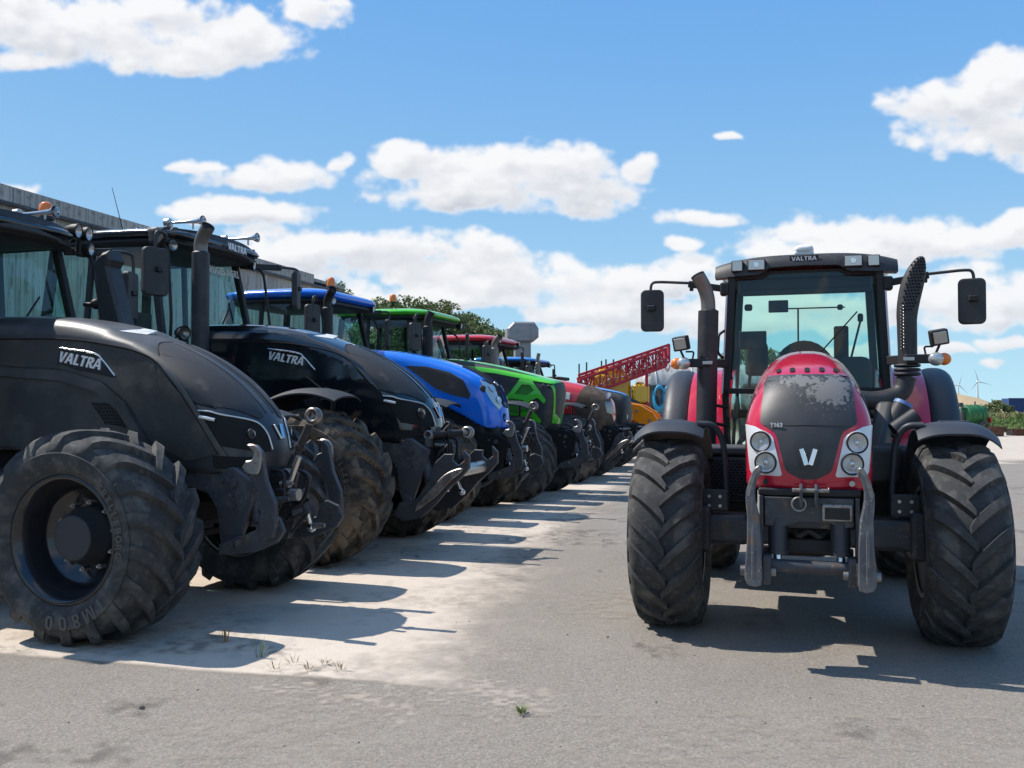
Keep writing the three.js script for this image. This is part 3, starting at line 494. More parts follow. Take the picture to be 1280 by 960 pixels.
// ---------------------------------------------------------------- ground, yard, slab
const gnd = (px, py) => { const d = FPX * EYE / (py - HORIZON); return [(px - 640) / FPX * d, -d]; };   // approximate place on the ground behind a pixel
const dir = (px, d) => (px - 640) / FPX * d;                                                            // x of a pixel column at distance d
const hgt = (py, d) => EYE + (HORIZON - py) / FPX * d;                                                  // height of a pixel row at distance d
function sheet(name, x0, x1, z0, z1, y, mat, tile = 1) {
  const g = new THREE.PlaneGeometry(x1 - x0, z1 - z0).rotateX(-Math.PI / 2).translate((x0 + x1) / 2, y, (z0 + z1) / 2), p = g.attributes.position, uv = [], uv1 = [];
  for (let i = 0; i < p.count; i++) { uv.push(p.getX(i) / tile, p.getZ(i) / tile); uv1.push((p.getX(i) - x0) / (x1 - x0), (p.getZ(i) - z0) / (z1 - z0)); }
  g.setAttribute('uv', new THREE.Float32BufferAttribute(uv, 2)); g.setAttribute('uv1', new THREE.Float32BufferAttribute(uv1, 2));
  const m = new THREE.Mesh(g, mat); m.name = name; m.receiveShadow = true; return setting(m);
}
const fieldTex = tex(512, (u, v) => { const a = fbm(u * 6, v * 6, 5, 6), b = fbm(u * 60, v * 60, 3, 60); return mix3([0.075, 0.085, 0.030], [0.20, 0.165, 0.085], clamp(sstep(0.35, 0.7, a) + (b - 0.5) * 0.5)); }, true);
sheet('ground', -9000, 9000, -14000, 400, -0.012, std({ map: fieldTex, roughness: 0.95 }), 40);
const asphaltTex = tex(2048, (u, v) => {
  const st = vnoise(u * 700, v * 700, 700), st2 = vnoise(u * 330 + 5, v * 330, 330), m = fbm(u * 9, v * 9, 5, 9), big = fbm(u * 3 + 7, v * 3, 4, 3);
  let c = mix3([0.155, 0.136, 0.115], [0.305, 0.270, 0.228], clamp(0.36 + (st - 0.5) * 0.55 + (st2 - 0.5) * 0.42));
  c = mix3(c, [0.255, 0.226, 0.190], sstep(0.42, 0.72, m) * 0.30); c = mix3(c, [0.120, 0.110, 0.100], sstep(0.56, 0.76, big) * 0.15);
  if (st > 0.93) c = mix3(c, [0.42, 0.40, 0.37], 0.55); if (st < 0.06) c = mix3(c, [0.05, 0.048, 0.046], 0.6);
  return c;
}, true);
const asphaltBump = tex(1024, (u, v) => clamp(0.5 + 0.6 * (vnoise(u * 360, v * 360, 360) - 0.5) + 0.35 * (vnoise(u * 170, v * 170, 170) - 0.5) + 0.4 * (fbm(u * 12, v * 12, 4, 12) - 0.5)));
sheet('yard_asphalt', -70, 90, -58, 14, 0, std({ map: asphaltTex, bumpMap: asphaltBump, bumpScale: 0.004, roughness: 0.93 }), 4.3);
const concreteTex = tex(1024, (u, v) => {
  const st = vnoise(u * 420, v * 420, 420), m = fbm(u * 8, v * 8, 5, 8), s = fbm(u * 22 + 3, v * 22, 4, 22);
  let c = mix3([0.47, 0.405, 0.335], [0.585, 0.505, 0.42], clamp(0.5 + (st - 0.5) * 0.5 + (m - 0.5) * 0.9)); c = mix3(c, [0.31, 0.272, 0.232], sstep(0.6, 0.78, s) * 0.30); c = mix3(c, [0.28, 0.25, 0.215], sstep(0.58, 0.75, m) * 0.35); return c;
}, true);
{ // worn concrete apron under the row; sand and grit lie along its edges in ragged patches
  const x0 = -24, x1 = 12, z0 = -48, z1 = -4, N = 2048, d = new Uint8Array(N * N * 4);
  const edge = curve([[-60, 12], [-40, 6.3], [-30, 4.4], [-22.3, 3.0], [-18, 1.9], [-14, 0.85], [-10.5, 0.05], [-8.8, -0.22], [-7, -0.35], [-5.5, -0.55]]);
  for (let j = 0; j < N; j++) for (let i = 0; i < N; i++) {
    const x = lerp(x0, x1, (i + 0.5) / N), z = lerp(z0, z1, (j + 0.5) / N);
    const near = -5.42 - (x + 0.7) * -0.262;                                  // front edge of the slab
    const n1 = fbm(x * 0.9 + 50, z * 0.9 + 80, 5) - 0.5, n2 = fbm(x * 5 + 9, z * 5 + 200, 4) - 0.5, n3 = vnoise(x * 26 + 500, z * 26 + 900) - 0.5;
    const dr = edge(z) - x, dn = near - z;                                    // inside when positive
    let a = sstep(-0.75, 0.45, dr + n1 * 0.9 + n2 * 0.5 + n3 * 0.18) * sstep(-0.05, 0.05, dn + n1 * 0.12 + n2 * 0.06 + (dr < 0.6 ? -0.0 : 0));
    const spill = sstep(0.1, 0.5, n2 + n3 * 0.6 + 0.42 - Math.hypot((x + 0.45) / 0.9, (z + 5.4) / 0.55) * 0.42) * 0.55; a = Math.max(a, spill * sstep(-1.2, 0.2, dr + 0.5));
    const o = (j * N + i) * 4; d[o] = d[o + 1] = d[o + 2] = clamp(a) * 255; d[o + 3] = 255;
  }
  const am = new THREE.DataTexture(d, N, N); am.magFilter = THREE.LinearFilter; am.channel = 1; am.needsUpdate = true;
  sheet('concrete_apron', x0, x1, z0, z1, 0.004, std({ map: concreteTex, alphaMap: am, transparent: true, roughness: 0.92, bumpMap: asphaltBump, bumpScale: 0.002 }), 3.1);
  const d2 = new Uint8Array(512 * 512 * 4);
  for (let j = 0; j < 512; j++) for (let i = 0; i < 512; i++) { const x = i / 512 * 60, z = j / 512 * 40; const n = fbm(x * 0.5 + 20, z * 0.5 + 7, 5) - 0.5, a = sstep(0.02, 0.10, j / 512 < 1 ? (1 - j / 512) * 1.2 - 0.12 + n * 0.25 : 0); const o = (j * 512 + i) * 4; d2[o] = d2[o + 1] = d2[o + 2] = a * 225; d2[o + 3] = 255; }
  const bm = new THREE.DataTexture(d2, 512, 512); bm.magFilter = THREE.LinearFilter; bm.channel = 1; bm.needsUpdate = true;
  sheet('concrete_yard', 6.5, 70, -57, -20.5, 0.006, std({ map: concreteTex, alphaMap: bm, transparent: true, roughness: 0.92 }), 3.7);
  // scattered sand, tyre dirt and oil spots on the asphalt
  const d3 = new Uint8Array(1024 * 1024 * 4);
  for (let j = 0; j < 1024; j++) for (let i = 0; i < 1024; i++) {
    const x = lerp(-8, 12, i / 1024), z = lerp(-20, 0, j / 1024), n = fbm(x * 0.9 + 3, z * 0.9 + 40, 5), m = fbm(x * 14, z * 14 + 30, 4, 0, 0.6), dk = fbm(x * 1.6 + 70, z * 1.6 + 11, 5);
    const dark = sstep(0.64, 0.72, dk) > sstep(0.55, 0.75, n); const a = Math.max(sstep(0.42, 0.78, n) * sstep(0.42, 0.70, m) * 0.26, sstep(0.66, 0.78, dk) * 0.35 * sstep(0.35, 0.65, m)) * sstep(-8, -6, x) * sstep(12, 10, x) * sstep(-20, -17, z);
    const sx = (x + 0.35) / 2.3, sy = -4.93 + 0.055 * sx + 0.05 * (fbm(x * 2 + 9, 3, 4) - 0.5), seam = x > -0.4 && x < 2.6 ? sstep(0.035, 0.008, Math.abs(z - sy)) * sstep(0.42, 0.7, m) * 0.28 : 0;
    const ck = Math.abs(fbm(x * 0.7 + 31, z * 0.7 + 5, 4) - 0.5), crack = sstep(0.0035, 0.0012, ck) * sstep(0.45, 0.6, fbm(x * 0.5 + 90, z * 0.5, 3)) * 0.55;
    const c = crack > a && crack > seam ? [0.05, 0.047, 0.043] : dark && a > seam ? [0.07, 0.066, 0.06] : [0.37, 0.315, 0.245], aa = Math.max(a, seam, crack), o = (j * 1024 + i) * 4; for (let k = 0; k < 3; k++) d3[o + k] = Math.pow(c[k], 1 / 2.2) * 255; d3[o + 3] = aa * 255;
  }
  const gt = new THREE.DataTexture(d3, 1024, 1024); gt.magFilter = THREE.LinearFilter; gt.colorSpace = THREE.SRGBColorSpace; gt.channel = 1; gt.needsUpdate = true;
  const m = sheet('yard_grit', -8, 12, -20, 0, 0.0085, std({ map: gt, transparent: true, roughness: 0.95 }), 1); m.userData = { kind: 'stuff', label: 'thin scatter of sand and dirt on the yard asphalt' };
}

// ---------------------------------------------------------------- shed behind the row
{
  const a = 15 * R_, ux = Math.sin(a), uz = -Math.cos(a), P = [-11.2, -10.3];
  const sh = thing('storage_shed', 'long grey shed of weathered upright boards behind the parked tractors', 'shed', [P[0], 0, P[1]], Math.atan2(-uz, ux));
  // local x runs along the wall, local -z is into the building
  const H = 5.42, x0 = -14, x1 = 21.4, w = 0.30, n = Math.floor((x1 - x0) / w), r = rng(21);
  const boardMats = [1, 0.86, 1.1].map((k) => std({ map: T.board, color: rgb(0.92 * k, 0.92 * k, 0.9 * k), roughness: 0.92, bumpMap: T.grain, bumpScale: 0.003 }));
  const prof = [[-0.146, 0], [-0.13, 0.035], [-0.07, 0.035], [-0.055, 0.012], [0.055, 0.012], [0.07, 0.035], [0.13, 0.035], [0.146, 0], [0.146, -0.02], [-0.146, -0.02]];
  const bg = [0, 1, 2].map((k) => clean(new THREE.ExtrudeGeometry(shapeOf(prof), { depth: H, bevelEnabled: false }).rotateX(-Math.PI / 2).translate(0, 0, 0)));
  bg.forEach((g, k) => { const uv = g.attributes.uv; for (let i = 0; i < uv.count; i++) uv.setXY(i, uv.getX(i) * 0.9 + k * 0.37, uv.getY(i) * 0.28 + k * 0.21); });
  for (let i = 0; i < n; i++) { const m = new THREE.Mesh(bg[i % 3], boardMats[(r() * 3) | 0]); m.name = 'wall_board'; m.position.set(x0 + (i + 0.5) * w, 0, (r() - 0.5) * 0.006); m.castShadow = m.receiveShadow = true; sh.add(m); }
  for (let k = 0; k * 3 + 2.9 < x1 - x0; k++) part(sh, 'eaves_board', rbox(2.985, 0.30, 0.14, 0.012, x0 + 1.5 + k * 3, H + 0.12, 0.05), boardMats[k % 3]);
  part(sh, 'gutter', cyl([x0, H - 0.06, 0.09], [x1, H - 0.06, 0.09], 0.045, 0.045, 10), MT.metal);
  part(sh, 'rear_wall', box(x1 - x0, H, 0.1, (x0 + x1) / 2, H / 2, -12), boardMats[1]); part(sh, 'end_wall', box(0.1, H - 0.02, 11.9, x1 - 0.05, H / 2 - 0.01, -6), boardMats[0]); part(sh, 'end_wall', box(0.1, H - 0.02, 11.9, x0 + 0.05, H / 2 - 0.01, -6), boardMats[0]);
  part(sh, 'roof', [plate([[-12.2, H + 0.02], [-6, H + 0.24], [-0.03, H + 0.2], [-0.03, H + 0.1], [-6, H + 0.12], [-12.2, H - 0.1]], x1 - x0, 0, [], 0).rotateY(-Math.PI / 2).translate((x0 + x1) / 2, 0, 0)], boardMats[1]);
}

// ---------------------------------------------------------------- trees
const leafMats = [[0.125, 0.165, 0.046], [0.145, 0.180, 0.060], [0.105, 0.148, 0.044]].map(([r, g, b]) => phy({ color: rgb(r, g, b), roughness: 0.8, transmission: 0.25, thickness: 0, side: THREE.DoubleSide }));
const barkMat = std({ color: rgb(0.09, 0.072, 0.055), roughness: 0.95, bumpMap: T.rubberBump, bumpScale: 0.02 });
function crownGeo(rnd, rx, ry, rz, clumps, per, leaf) {
  const pos = [];
  for (let c = 0; c < clumps; c++) {
    let dx, dy, dz; do { dx = rnd() * 2 - 1; dy = rnd() * 2 - 1; dz = rnd() * 2 - 1; } while (dx * dx + dy * dy + dz * dz > 1);
    const k = Math.pow(Math.hypot(dx, dy, dz), -0.45), cx = dx * k * rx * 0.86, cy = dy * k * ry * 0.86, cz = dz * k * rz * 0.86, cr = (0.16 + rnd() * 0.17) * Math.min(rx, ry);
    for (let i = 0; i < per; i++) {
      const a = rnd() * 6.283, b = Math.acos(rnd() * 2 - 1), q = cr * Math.cbrt(0.25 + 0.75 * rnd()), x = cx + q * Math.sin(b) * Math.cos(a), y = cy + q * 0.75 * Math.cos(b), z = cz + q * Math.sin(b) * Math.sin(a);
      const s = leaf * (0.6 + rnd() * 0.8), u = V3(rnd() - 0.5, rnd() - 0.5, rnd() - 0.5).normalize(), v = V3(rnd() - 0.5, rnd() - 0.5, rnd() - 0.5).cross(u).normalize();
      const P = (m, n) => [x + u.x * m * s + v.x * n * s, y + u.y * m * s + v.y * n * s, z + u.z * m * s + v.z * n * s];
      const A = P(-0.5, 0), B = P(0.05, 0.32), C = P(0.6, 0), D = P(0.05, -0.32); pos.push(...A, ...B, ...C, ...A, ...C, ...D);
    }
  }
  const g = new THREE.BufferGeometry(); g.setAttribute('position', new THREE.Float32BufferAttribute(pos, 3)); g.computeVertexNormals(); return g;
}
function tree(name, label, x, z, height, width, seed, group, mat = 0, leaf = 0.23, clumps = 130, per = 95) {
  const t = thing(name, label, 'tree', [x, 0, z], 0, group), rnd = rng(seed), cy = height * 0.58, limbs = [];
  const tr = height * 0.022; limbs.push(cyl([0, 0, 0], [0.1, height * 0.3, 0.05], tr * 1.3, tr, 9), cyl([0.1, height * 0.3, 0.05], [0.05, height * 0.8, 0], tr, tr * 0.3, 8));
  for (let i = 0; i < 9; i++) { const a = rnd() * 6.28, h0 = height * (0.24 + 0.05 * i), L = width * 0.42 * (1 - i * 0.04); limbs.push(cyl([0.08, h0, 0.03], [Math.cos(a) * L, h0 + L * (0.5 + rnd() * 0.5), Math.sin(a) * L], tr * 0.42, tr * 0.1, 6)); }
  part(t, 'trunk', limbs, barkMat); part(t, 'crown', crownGeo(rnd, width / 2, height * 0.44, width / 2, clumps, per, leaf).translate(0, cy, 0), leafMats[mat]);
  return t;
}
[[418, 352, 84], [478, 372, 74], [503, 372, 70], [528, 372, 76], [556, 379, 70], [584, 390, 74], [608, 404, 72], [630, 426, 78]].forEach(([px, py, d], i) => tree('tree', 'dense green tree in the belt beyond the far end of the shed', dir(px, d), -d, hgt(py, d) * 1.03, 5.2, 100 + i, 'trees beyond the shed', i % 3));
tree('tree', 'low round tree showing just above the pale tanker', dir(852, 66), -66, hgt(453, 66), 3.2, 140, undefined, 0, 0.26, 60, 36);
tree('tree', 'tree seen through the lone red tractor\'s windscreen', dir(937, 72), -72, hgt(426, 72), 5.5, 141, undefined, 1);
tree('bush', 'rounded green bush beside the blue shipping container', dir(1243, 72), -72, hgt(499, 72), 2.9, 142, undefined, 1, 0.2, 60, 40).userData.category = 'bush';

// ---------------------------------------------------------------- bank, sand heap, turbines, container on the far right
{
  const g = grid((u, v) => { const x = lerp(14, 95, u), z = lerp(-53, -66, v), n = fbm(x * 0.35, z * 0.35 + 9, 4) - 0.5; return V3(x, -0.01 + Math.max(0, Math.sin(Math.min(1, v * 1.7) * Math.PI / 2) * 0.72 * (v > 0.75 ? 1 - (v - 0.75) * 2 : 1) + n * 0.4 * Math.min(1, v * 5)), z); }, 90, 16);
  setting(mesh('bank_earth', g, std({ map: fieldTex, roughness: 0.95 })));
  const rnd = rng(77), N = 26000, blade = new THREE.BufferGeometry(); blade.setAttribute('position', new THREE.Float32BufferAttribute([-0.10, 0, 0, 0.10, 0.02, 0, 0.0, 0.34, 0.08, -0.06, 0.16, 0.02, 0.13, 0.22, -0.06, 0.04, 0.42, 0.0], 3)); blade.computeVertexNormals();
  const im = new THREE.InstancedMesh(blade, phy({ color: rgb(1, 1, 1), roughness: 0.85, transmission: 0.2, thickness: 0, side: THREE.DoubleSide }), N), q = new THREE.Object3D(), col = new THREE.Color();
  for (let i = 0; i < N; i++) {
    const x = lerp(16, 75, Math.pow(rnd(), 1.2)), v = rnd(), z = lerp(-53.2, -63, v), n = fbm(x * 0.35, z * 0.35 + 9, 4) - 0.5, vv = (-53 - z) / 13, y = Math.max(0, Math.sin(Math.min(1, vv * 1.7) * Math.PI / 2) * 0.72 + n * 0.4 * Math.min(1, vv * 5));
    q.position.set(x, y - 0.05, z); q.rotation.set((rnd() - 0.5) * 1.1, rnd() * 6.28, (rnd() - 0.5) * 1.1); const s = 0.4 + rnd() * 0.65, top = vv > 0.42 ? 1 : 0; q.scale.set(s, s * (top ? 1.3 : 0.9), s); q.updateMatrix(); im.setMatrixAt(i, q.matrix);
    const dry = top * 0.75 * (fbm(x * 0.8, z * 0.8, 3) > 0.42 ? 1 : 0.2) + rnd() * 0.12; im.setColorAt(i, col.setRGB(lerp(0.125, 0.27, dry), lerp(0.20, 0.20, dry), lerp(0.045, 0.105, dry)));
  }
  im.name = 'bank_weeds'; im.castShadow = im.receiveShadow = true; im.userData = { kind: 'stuff', label: 'leafy green weeds and brown seed heads on the bank' }; scene.add(im);
  const sand = grid((u, v) => { const a = u * 2 * Math.PI, r = v; const x = Math.cos(a) * r, z = Math.sin(a) * r; const h = Math.pow(Math.max(0, 1 - r), 0.95) * (1 + 0.35 * (fbm(x * 3 + 5, z * 3 + 2, 4) - 0.5)); return V3(dir(1192, 100) + x * 8.5, h * 3.0, -100 + z * 7); }, 48, 20);
  tagged(mesh('sand_heap', sand, std({ map: tex(256, (u, v) => mix3([0.40, 0.29, 0.165], [0.50, 0.37, 0.22], fbm(u * 10, v * 10, 5, 10)), true), roughness: 0.95 })), 'tan heap of sand rising behind the weedy bank', 'sand heap');
}
function turbine(px, py, d, blade, phase, label) {
  const hub = hgt(py, d), t = thing('wind_turbine', label, 'wind turbine', [dir(px, d), 0, -d], 0), white = MT.turbine ??= std({ color: rgb(0.74, 0.75, 0.76), roughness: 0.5 });
  part(t, 'tower', cyl([0, 0, 0], [0, hub - 1, 0], Math.min(3.4, hub * 0.04 + 1), 1.7, 16), white); part(t, 'nacelle', [rbox(4, 4, 9, 1, 0, hub, 0), ball(2, 0, hub, 5.2, 1, 1, 1.3)], white);
  for (let k = 0; k < 3; k++) { const a = phase + k * 2.0944, s = shapeOf([[-1.0, 0], [1.0, 0], [1.9, blade * 0.15], [0.9, blade * 0.6], [0.2, blade], [-0.2, blade], [-0.9, blade * 0.4]]); part(t, 'blade', new THREE.ExtrudeGeometry(s, { depth: 0.7, bevelEnabled: false }).rotateZ(a).translate(0, hub, 5), white); }
}
turbine(1222, 477, 2950, 44, 0.28, 'white wind turbine with the tallest tower on the skyline');
turbine(1198, 481, 3300, 44, 0.12 - 0.4, 'white wind turbine rising behind the sand heap');
turbine(1226, 502, 7000, 45, 0.5, 'tiny faraway wind turbine low on the skyline');
{
  const c = thing('shipping_container', 'blue shipping container with open lattice end beyond the bank', 'container', [dir(1256, 150) + 3, 0, -150], 0), bl = std({ color: rgb(0.035, 0.07, 0.20), roughness: 0.6 });
  part(c, 'container_box', box(5.9, 2.5, 2.3, 0.05, 1.3, -0.06), bl); for (let i = 0; i < 20; i++) part(c, 'corrugation', box(0.15, 2.3, 0.05, -2.8 + i * 0.3, 1.3, 1.12), bl);
  part(c, 'container_frame', [bar([-3, 0.05, 1.15], [-3, 2.6, 1.15], 0.14, 0.14), bar([3, 0.05, 1.15], [3, 2.6, 1.15], 0.14, 0.14), bar([-3, 2.55, 1.15], [3, 2.55, 1.15], 0.14, 0.14), bar([-3, 0.1, 1.15], [3, 0.1, 1.15], 0.14, 0.14)], std({ color: rgb(0.07, 0.12, 0.27), roughness: 0.6 }));
}
function trough(px0, px1, py, d, label) { const x0 = dir(px0, d), x1 = dir(px1, d), h = hgt(py, d), t = thing('steel_trough', label, 'trough', [(x0 + x1) / 2, 0, -d], 0), L = x1 - x0; part(t, 'side_plate', plate([[-L / 2, h], [L / 2, h], [L / 2 - 0.25, 0.0], [-L / 2 + 0.2, 0.0]], 0.03, 0.35), MT.rustDark ??= std({ map: T.worn, color: rgb(0.42, 0.20, 0.12), roughness: 0.9 })); part(t, 'rear_plate', plate([[-L / 2, h], [L / 2, h], [L / 2 - 0.25, 0.0], [-L / 2 + 0.2, 0.0]], 0.03, -0.35), MT.rustDark); part(t, 'trough_rim', [bar([-L / 2, h, 0.37], [L / 2, h, 0.37], 0.08, 0.08), bar([-L / 2, h, -0.37], [L / 2, h, -0.37], 0.08, 0.08)], MT.rustDark); parts(t, 'end_plate', [box(0.04, h * 0.98, 0.66, -L / 2 + 0.12, h / 2, 0), box(0.04, h * 0.98, 0.66, L / 2 - 0.14, h / 2, 0)], MT.black); }
trough(1232, 1253, 534, 47, 'dark rusty trough at the foot of the bank'); trough(1259, 1296, 537, 48, 'longer brown steel trough at the foot of the bank');
{
  const d = 52, t = thing('tank_sprayer', 'green round tank implement parked in front of the weedy bank', 'implement', [dir(1213, d), 0, -d], 0.3), gr = MT.tankGreen ??= std({ color: rgb(0.014, 0.12, 0.035), roughness: 0.5 });
  part(t, 'tank', lathe([[0.001, -0.75], [0.35, -0.72], [0.52, -0.5], [0.56, 0], [0.52, 0.5], [0.35, 0.72], [0.001, 0.75]], 28, 'x').translate(0.15, 1.05, 0), gr);
  for (const x of [-0.3, 0.05, 0.4, 0.7]) part(t, 'tank_band', new THREE.TorusGeometry(0.56, 0.02, 8, 32).rotateY(Math.PI / 2).translate(x, 1.05, 0), gr);
  part(t, 'pump_frame', [rbox(0.2, 0.9, 0.3, 0.03, -0.75, 0.75, 0.1), rbox(0.3, 0.25, 0.3, 0.05, -0.75, 1.6, 0), bar([-0.9, 0.05, 0.3], [-0.8, 1.5, 0.2], 0.07, 0.07), bar([-0.6, 0.3, 0.5], [0.9, 0.3, 0.5], 0.1, 0.1), bar([-0.6, 0.3, -0.5], [0.9, 0.3, -0.5], 0.1, 0.1)], MT.metal);
  for (const z of [-0.65, 0.65]) part(t, 'wheel', new THREE.TorusGeometry(0.26, 0.1, 10, 24).translate(0.3, 0.36, z), MT.rubber);
  part(t, 'rear_marker', box(0.05, 0.3, 0.3, 1.0, 0.75, 0.3), MT.redB); part(t, 'axle', cyl([0.3, 0.36, -0.65], [0.3, 0.36, 0.65], 0.06), MT.metal); part(t, 'fill_post', bar([0.2, 1.55, 0.1], [0.22, 1.8, 0.1], 0.06, 0.06), MT.metal);
}
// ---------------------------------------------------------------- the red tractor that faces the camera
function redTractor() {
  const tr = thing('tractor', 'red tractor with black grille standing alone and facing the open yard', 'tractor', [2.165, 0, -6.765], -(90 + 17.2) * R_);
  const W = { R: 0.705, W: 0.525, rimR: 0.375, lugs: 19, rim: MT.rimGrey, rubber: MT.rubber, deep: 0.03 };
  fit(tr, wheel({ ...W, hand: 1 }), 0, W.R, 0.985, 0.02); fit(tr, wheel({ ...W, hand: -1 }), 0, W.R, -0.985, 0.02);
  const RW = { R: 0.93, W: 0.62, rimR: 0.5, lugs: 21, rim: MT.rimGrey, rubber: MT.rubber, deep: 0.05, lugH: 0.05 };
  fit(tr, wheel({ ...RW, hand: 1 }), -2.66, RW.R, 0.95); fit(tr, wheel({ ...RW, hand: -1 }), -2.66, RW.R, -0.95);
  chassis(tr, { xr: -2.66, rearY: 0.92, y: 0.72 });
  // bonnet
  const h = body({ x0: -1.3, xc: 0.45, yc: 1.4, top: [[-1.3, 2.07], [-0.4, 2.06], [0.1, 2.01], [0.45, 1.93], [0.7, 1.85], [1.0, 1.70]], wid: [[-1.3, 0.41], [0, 0.41], [0.6, 0.40], [1.0, 0.38]], front: [[1.0, 0.90], [1.15, 0.945], [1.3, 0.955], [1.5, 0.915], [1.65, 0.845], [1.8, 0.735], [1.9, 0.55], [2.0, 0.2]], bottom: [[-1.3, 1.15], [0.3, 1.12], [0.9, 1.09]], taper: 0.42, y0: 1.52, crown: 0.45, kTop: 0.28, plan: 0.55, kNose: 0.12 });
  const bonnet = part(tr, 'bonnet', h.shell(30, 30, 72), MT.red);
  const sym = (pts) => [...pts, ...pts.slice().reverse().map(([z, y]) => [-z, y])];
  const grillePts = sym([[0.06, 1.845], [0.2, 1.843], [0.262, 1.832], [0.273, 1.80], [0.286, 1.66], [0.296, 1.535], [0.285, 1.515], [0.212, 1.475], [0.195, 1.44], [0.142, 1.235], [0.127, 1.215], [0.06, 1.178], [0.03, 1.172]]);
  const gr = h.panel(grillePts, 'x', 0.006, { edge: 0.035 });
  { // worn lacquer high on the grille: own uv from place on the panel
    const p = gr.attributes.position, uv = new Float32Array(p.count * 2); for (let i = 0; i < p.count; i++) { uv[2 * i] = (0.35 - p.getZ(i)) / 0.7; uv[2 * i + 1] = (p.getY(i) - 1.16) / 0.7; } gr.setAttribute('uv', new THREE.BufferAttribute(uv, 2)); gr.userData.ownUV = true;
  }
  const wornTex = tex(512, (u, v) => {
    const n = fbm(u * 34, v * 34, 5, 0, 0.62), big = fbm(u * 5 + 2, v * 5, 4);
    const where = Math.max(1 - Math.hypot((u - 0.70) / 0.25, (v - 0.83) / 0.17), 0.85 - Math.hypot((u - 0.48) / 0.30, (v - 0.92) / 0.075));
    const m = sstep(0.50, 0.56, n * 0.62 + 0.42 * clamp(where + 0.28) + (big - 0.5) * 0.25);
    const flecks = sstep(0.735, 0.77, fbm(u * 60 + 9, v * 60, 3)) * 0.7;
    const film = fbm(u * 9, v * 9, 4);
    return mix3(mix3([0.020, 0.021, 0.024], [0.040, 0.041, 0.044], film), [0.175, 0.168, 0.158], clamp(m * 0.9 * sstep(-0.55, 0.1, where) + flecks * sstep(-0.9, 0, where)));
  }, true);
  part(bonnet, 'grille', gr, std({ map: wornTex, roughness: 0.5 }), 'black grille cover with flaking worn patch near its top');
  part(bonnet, 'grille_seam', h.pipe([-0.27, -0.2, -0.1, 0, 0.1, 0.2, 0.27].map((z) => { const q = h.front(1.515 - 0.02 * Math.abs(z), z); q.x += 0.006; return q; }), 0.003, 30), MT.black);
  part(bonnet, 'emblem_housing', h.panel([[-0.085, 1.39], [0.085, 1.39], [0.055, 1.235], [-0.055, 1.235]], 'x', 0.011, { edge: 0.04 }), MT.plastic);
  part(bonnet, 'grille_emblem', [[-1, 0.057], [1, 0.057]].map(([s]) => { const a = h.front(1.365, 0.045 * s), b = h.front(1.262, 0.012 * s); return bar([a.x + 0.014, a.y, a.z * 0.95], [b.x + 0.016, b.y, b.z], 0.03, 0.014, 0.003); }), MT.chrome);
  { const p = h.front(1.515, 0.2); part(bonnet, 'model_lettering', text('T163', 0.026, 0.004).rotateY(Math.PI / 2 - 0.22).translate(p.x + 0.016, p.y, 0.195), MT.white); }
  for (const s of [1, -1]) {
    const hp = [[0.392 * s, 1.515], [0.33 * s, 1.502], [0.232 * s, 1.452], [0.215 * s, 1.43], [0.162 * s, 1.20], [0.17 * s, 1.188], [0.345 * s, 1.192], [0.36 * s, 1.22]];
    const hl = new THREE.Group(); hl.name = 'headlight_unit'; tr.add(hl);
    part(hl, 'headlight_surround', h.panel(hp, 'x', 0.007, { edge: 0.04 }), MT.silver);
    for (const [z, y, r] of [[0.293, 1.405, 0.06], [0.262, 1.272, 0.062]]) {
      const c = h.front(y, z * s), n = h.normal(c); n.y = 0; n.normalize();
      const L = new THREE.Group(); L.name = 'headlight'; hl.add(L); L.position.copy(c).addScaledVector(n, -0.006); L.quaternion.setFromUnitVectors(V3(0, 0, 1), n.clone().lerp(V3(1, 0, 0), 0.4).normalize());
      // a group inside a part would be a fourth level, so the lamp's pieces sit in one place as siblings
      hl.remove(L); L.updateMatrix();
      const put = (g) => g.applyMatrix4(L.matrix);
      part(hl, 'headlight_bezel', put(lathe([[r * 0.98, 0.0], [r * 1.14, 0.018], [r * 1.2, 0.012], [r * 1.2, -0.03]], 32, 'z')), MT.silver);
      part(hl, 'headlight_reflector', put(mergeGeometries([lathe([[0.001, 0.004], [r * 0.3, 0.004], [r * 0.34, 0.014], [r * 0.7, 0.012], [r * 1.0, 0.020]], 32, 'z').toNonIndexed(), ...Array.from({ length: 9 }, (_, k) => box(0.0025, r * 1.5 * Math.sqrt(1 - ((k - 4) / 5) ** 2), 0.004, (k - 4) * r * 0.19, 0, 0.018).toNonIndexed())].map(clean))), MT.chromeDull);
      part(hl, 'headlight_ring', put(new THREE.TorusGeometry(r * 1.06, 0.006, 8, 36).translate(0, 0, 0.023)), MT.black); part(hl, 'headlight_bulb', put(ball(r * 0.26, 0, 0, 0.016, 1, 1, 0.5)), MT.chrome);
      part(hl, 'headlight_lens', put(lathe([[0.001, 0.034], [r * 0.6, 0.031], [r * 1.04, 0.021]], 32, 'z')), MT.lens);
    }
    part(bonnet, 'nose_recess', h.panel([[0.345 * s, 1.165], [0.2 * s, 1.165], [0.07 * s, 1.138], [0.2 * s, 1.125], [0.345 * s, 1.128]], 'x', 0.003, { edge: 0.05 }), MT.red);
    const sc = h.front(1.147, 0.262 * s); part(bonnet, 'nose_bolt', [cyl([sc.x - 0.02, sc.y, sc.z], [sc.x + 0.016, sc.y, sc.z], 0.02, 0.018, 16)], s > 0 ? MT.black : MT.steel);
    // bonnet sides: dark mesh panels
    part(bonnet, 'side_grille', h.panel([[-1.2, 1.75], [0.55, 1.72], [0.66, 1.52], [0.64, 1.2], [-1.2, 1.2]], 'z', 0.006, { side: s, edge: 0.09 }), MT.plastic);
  }
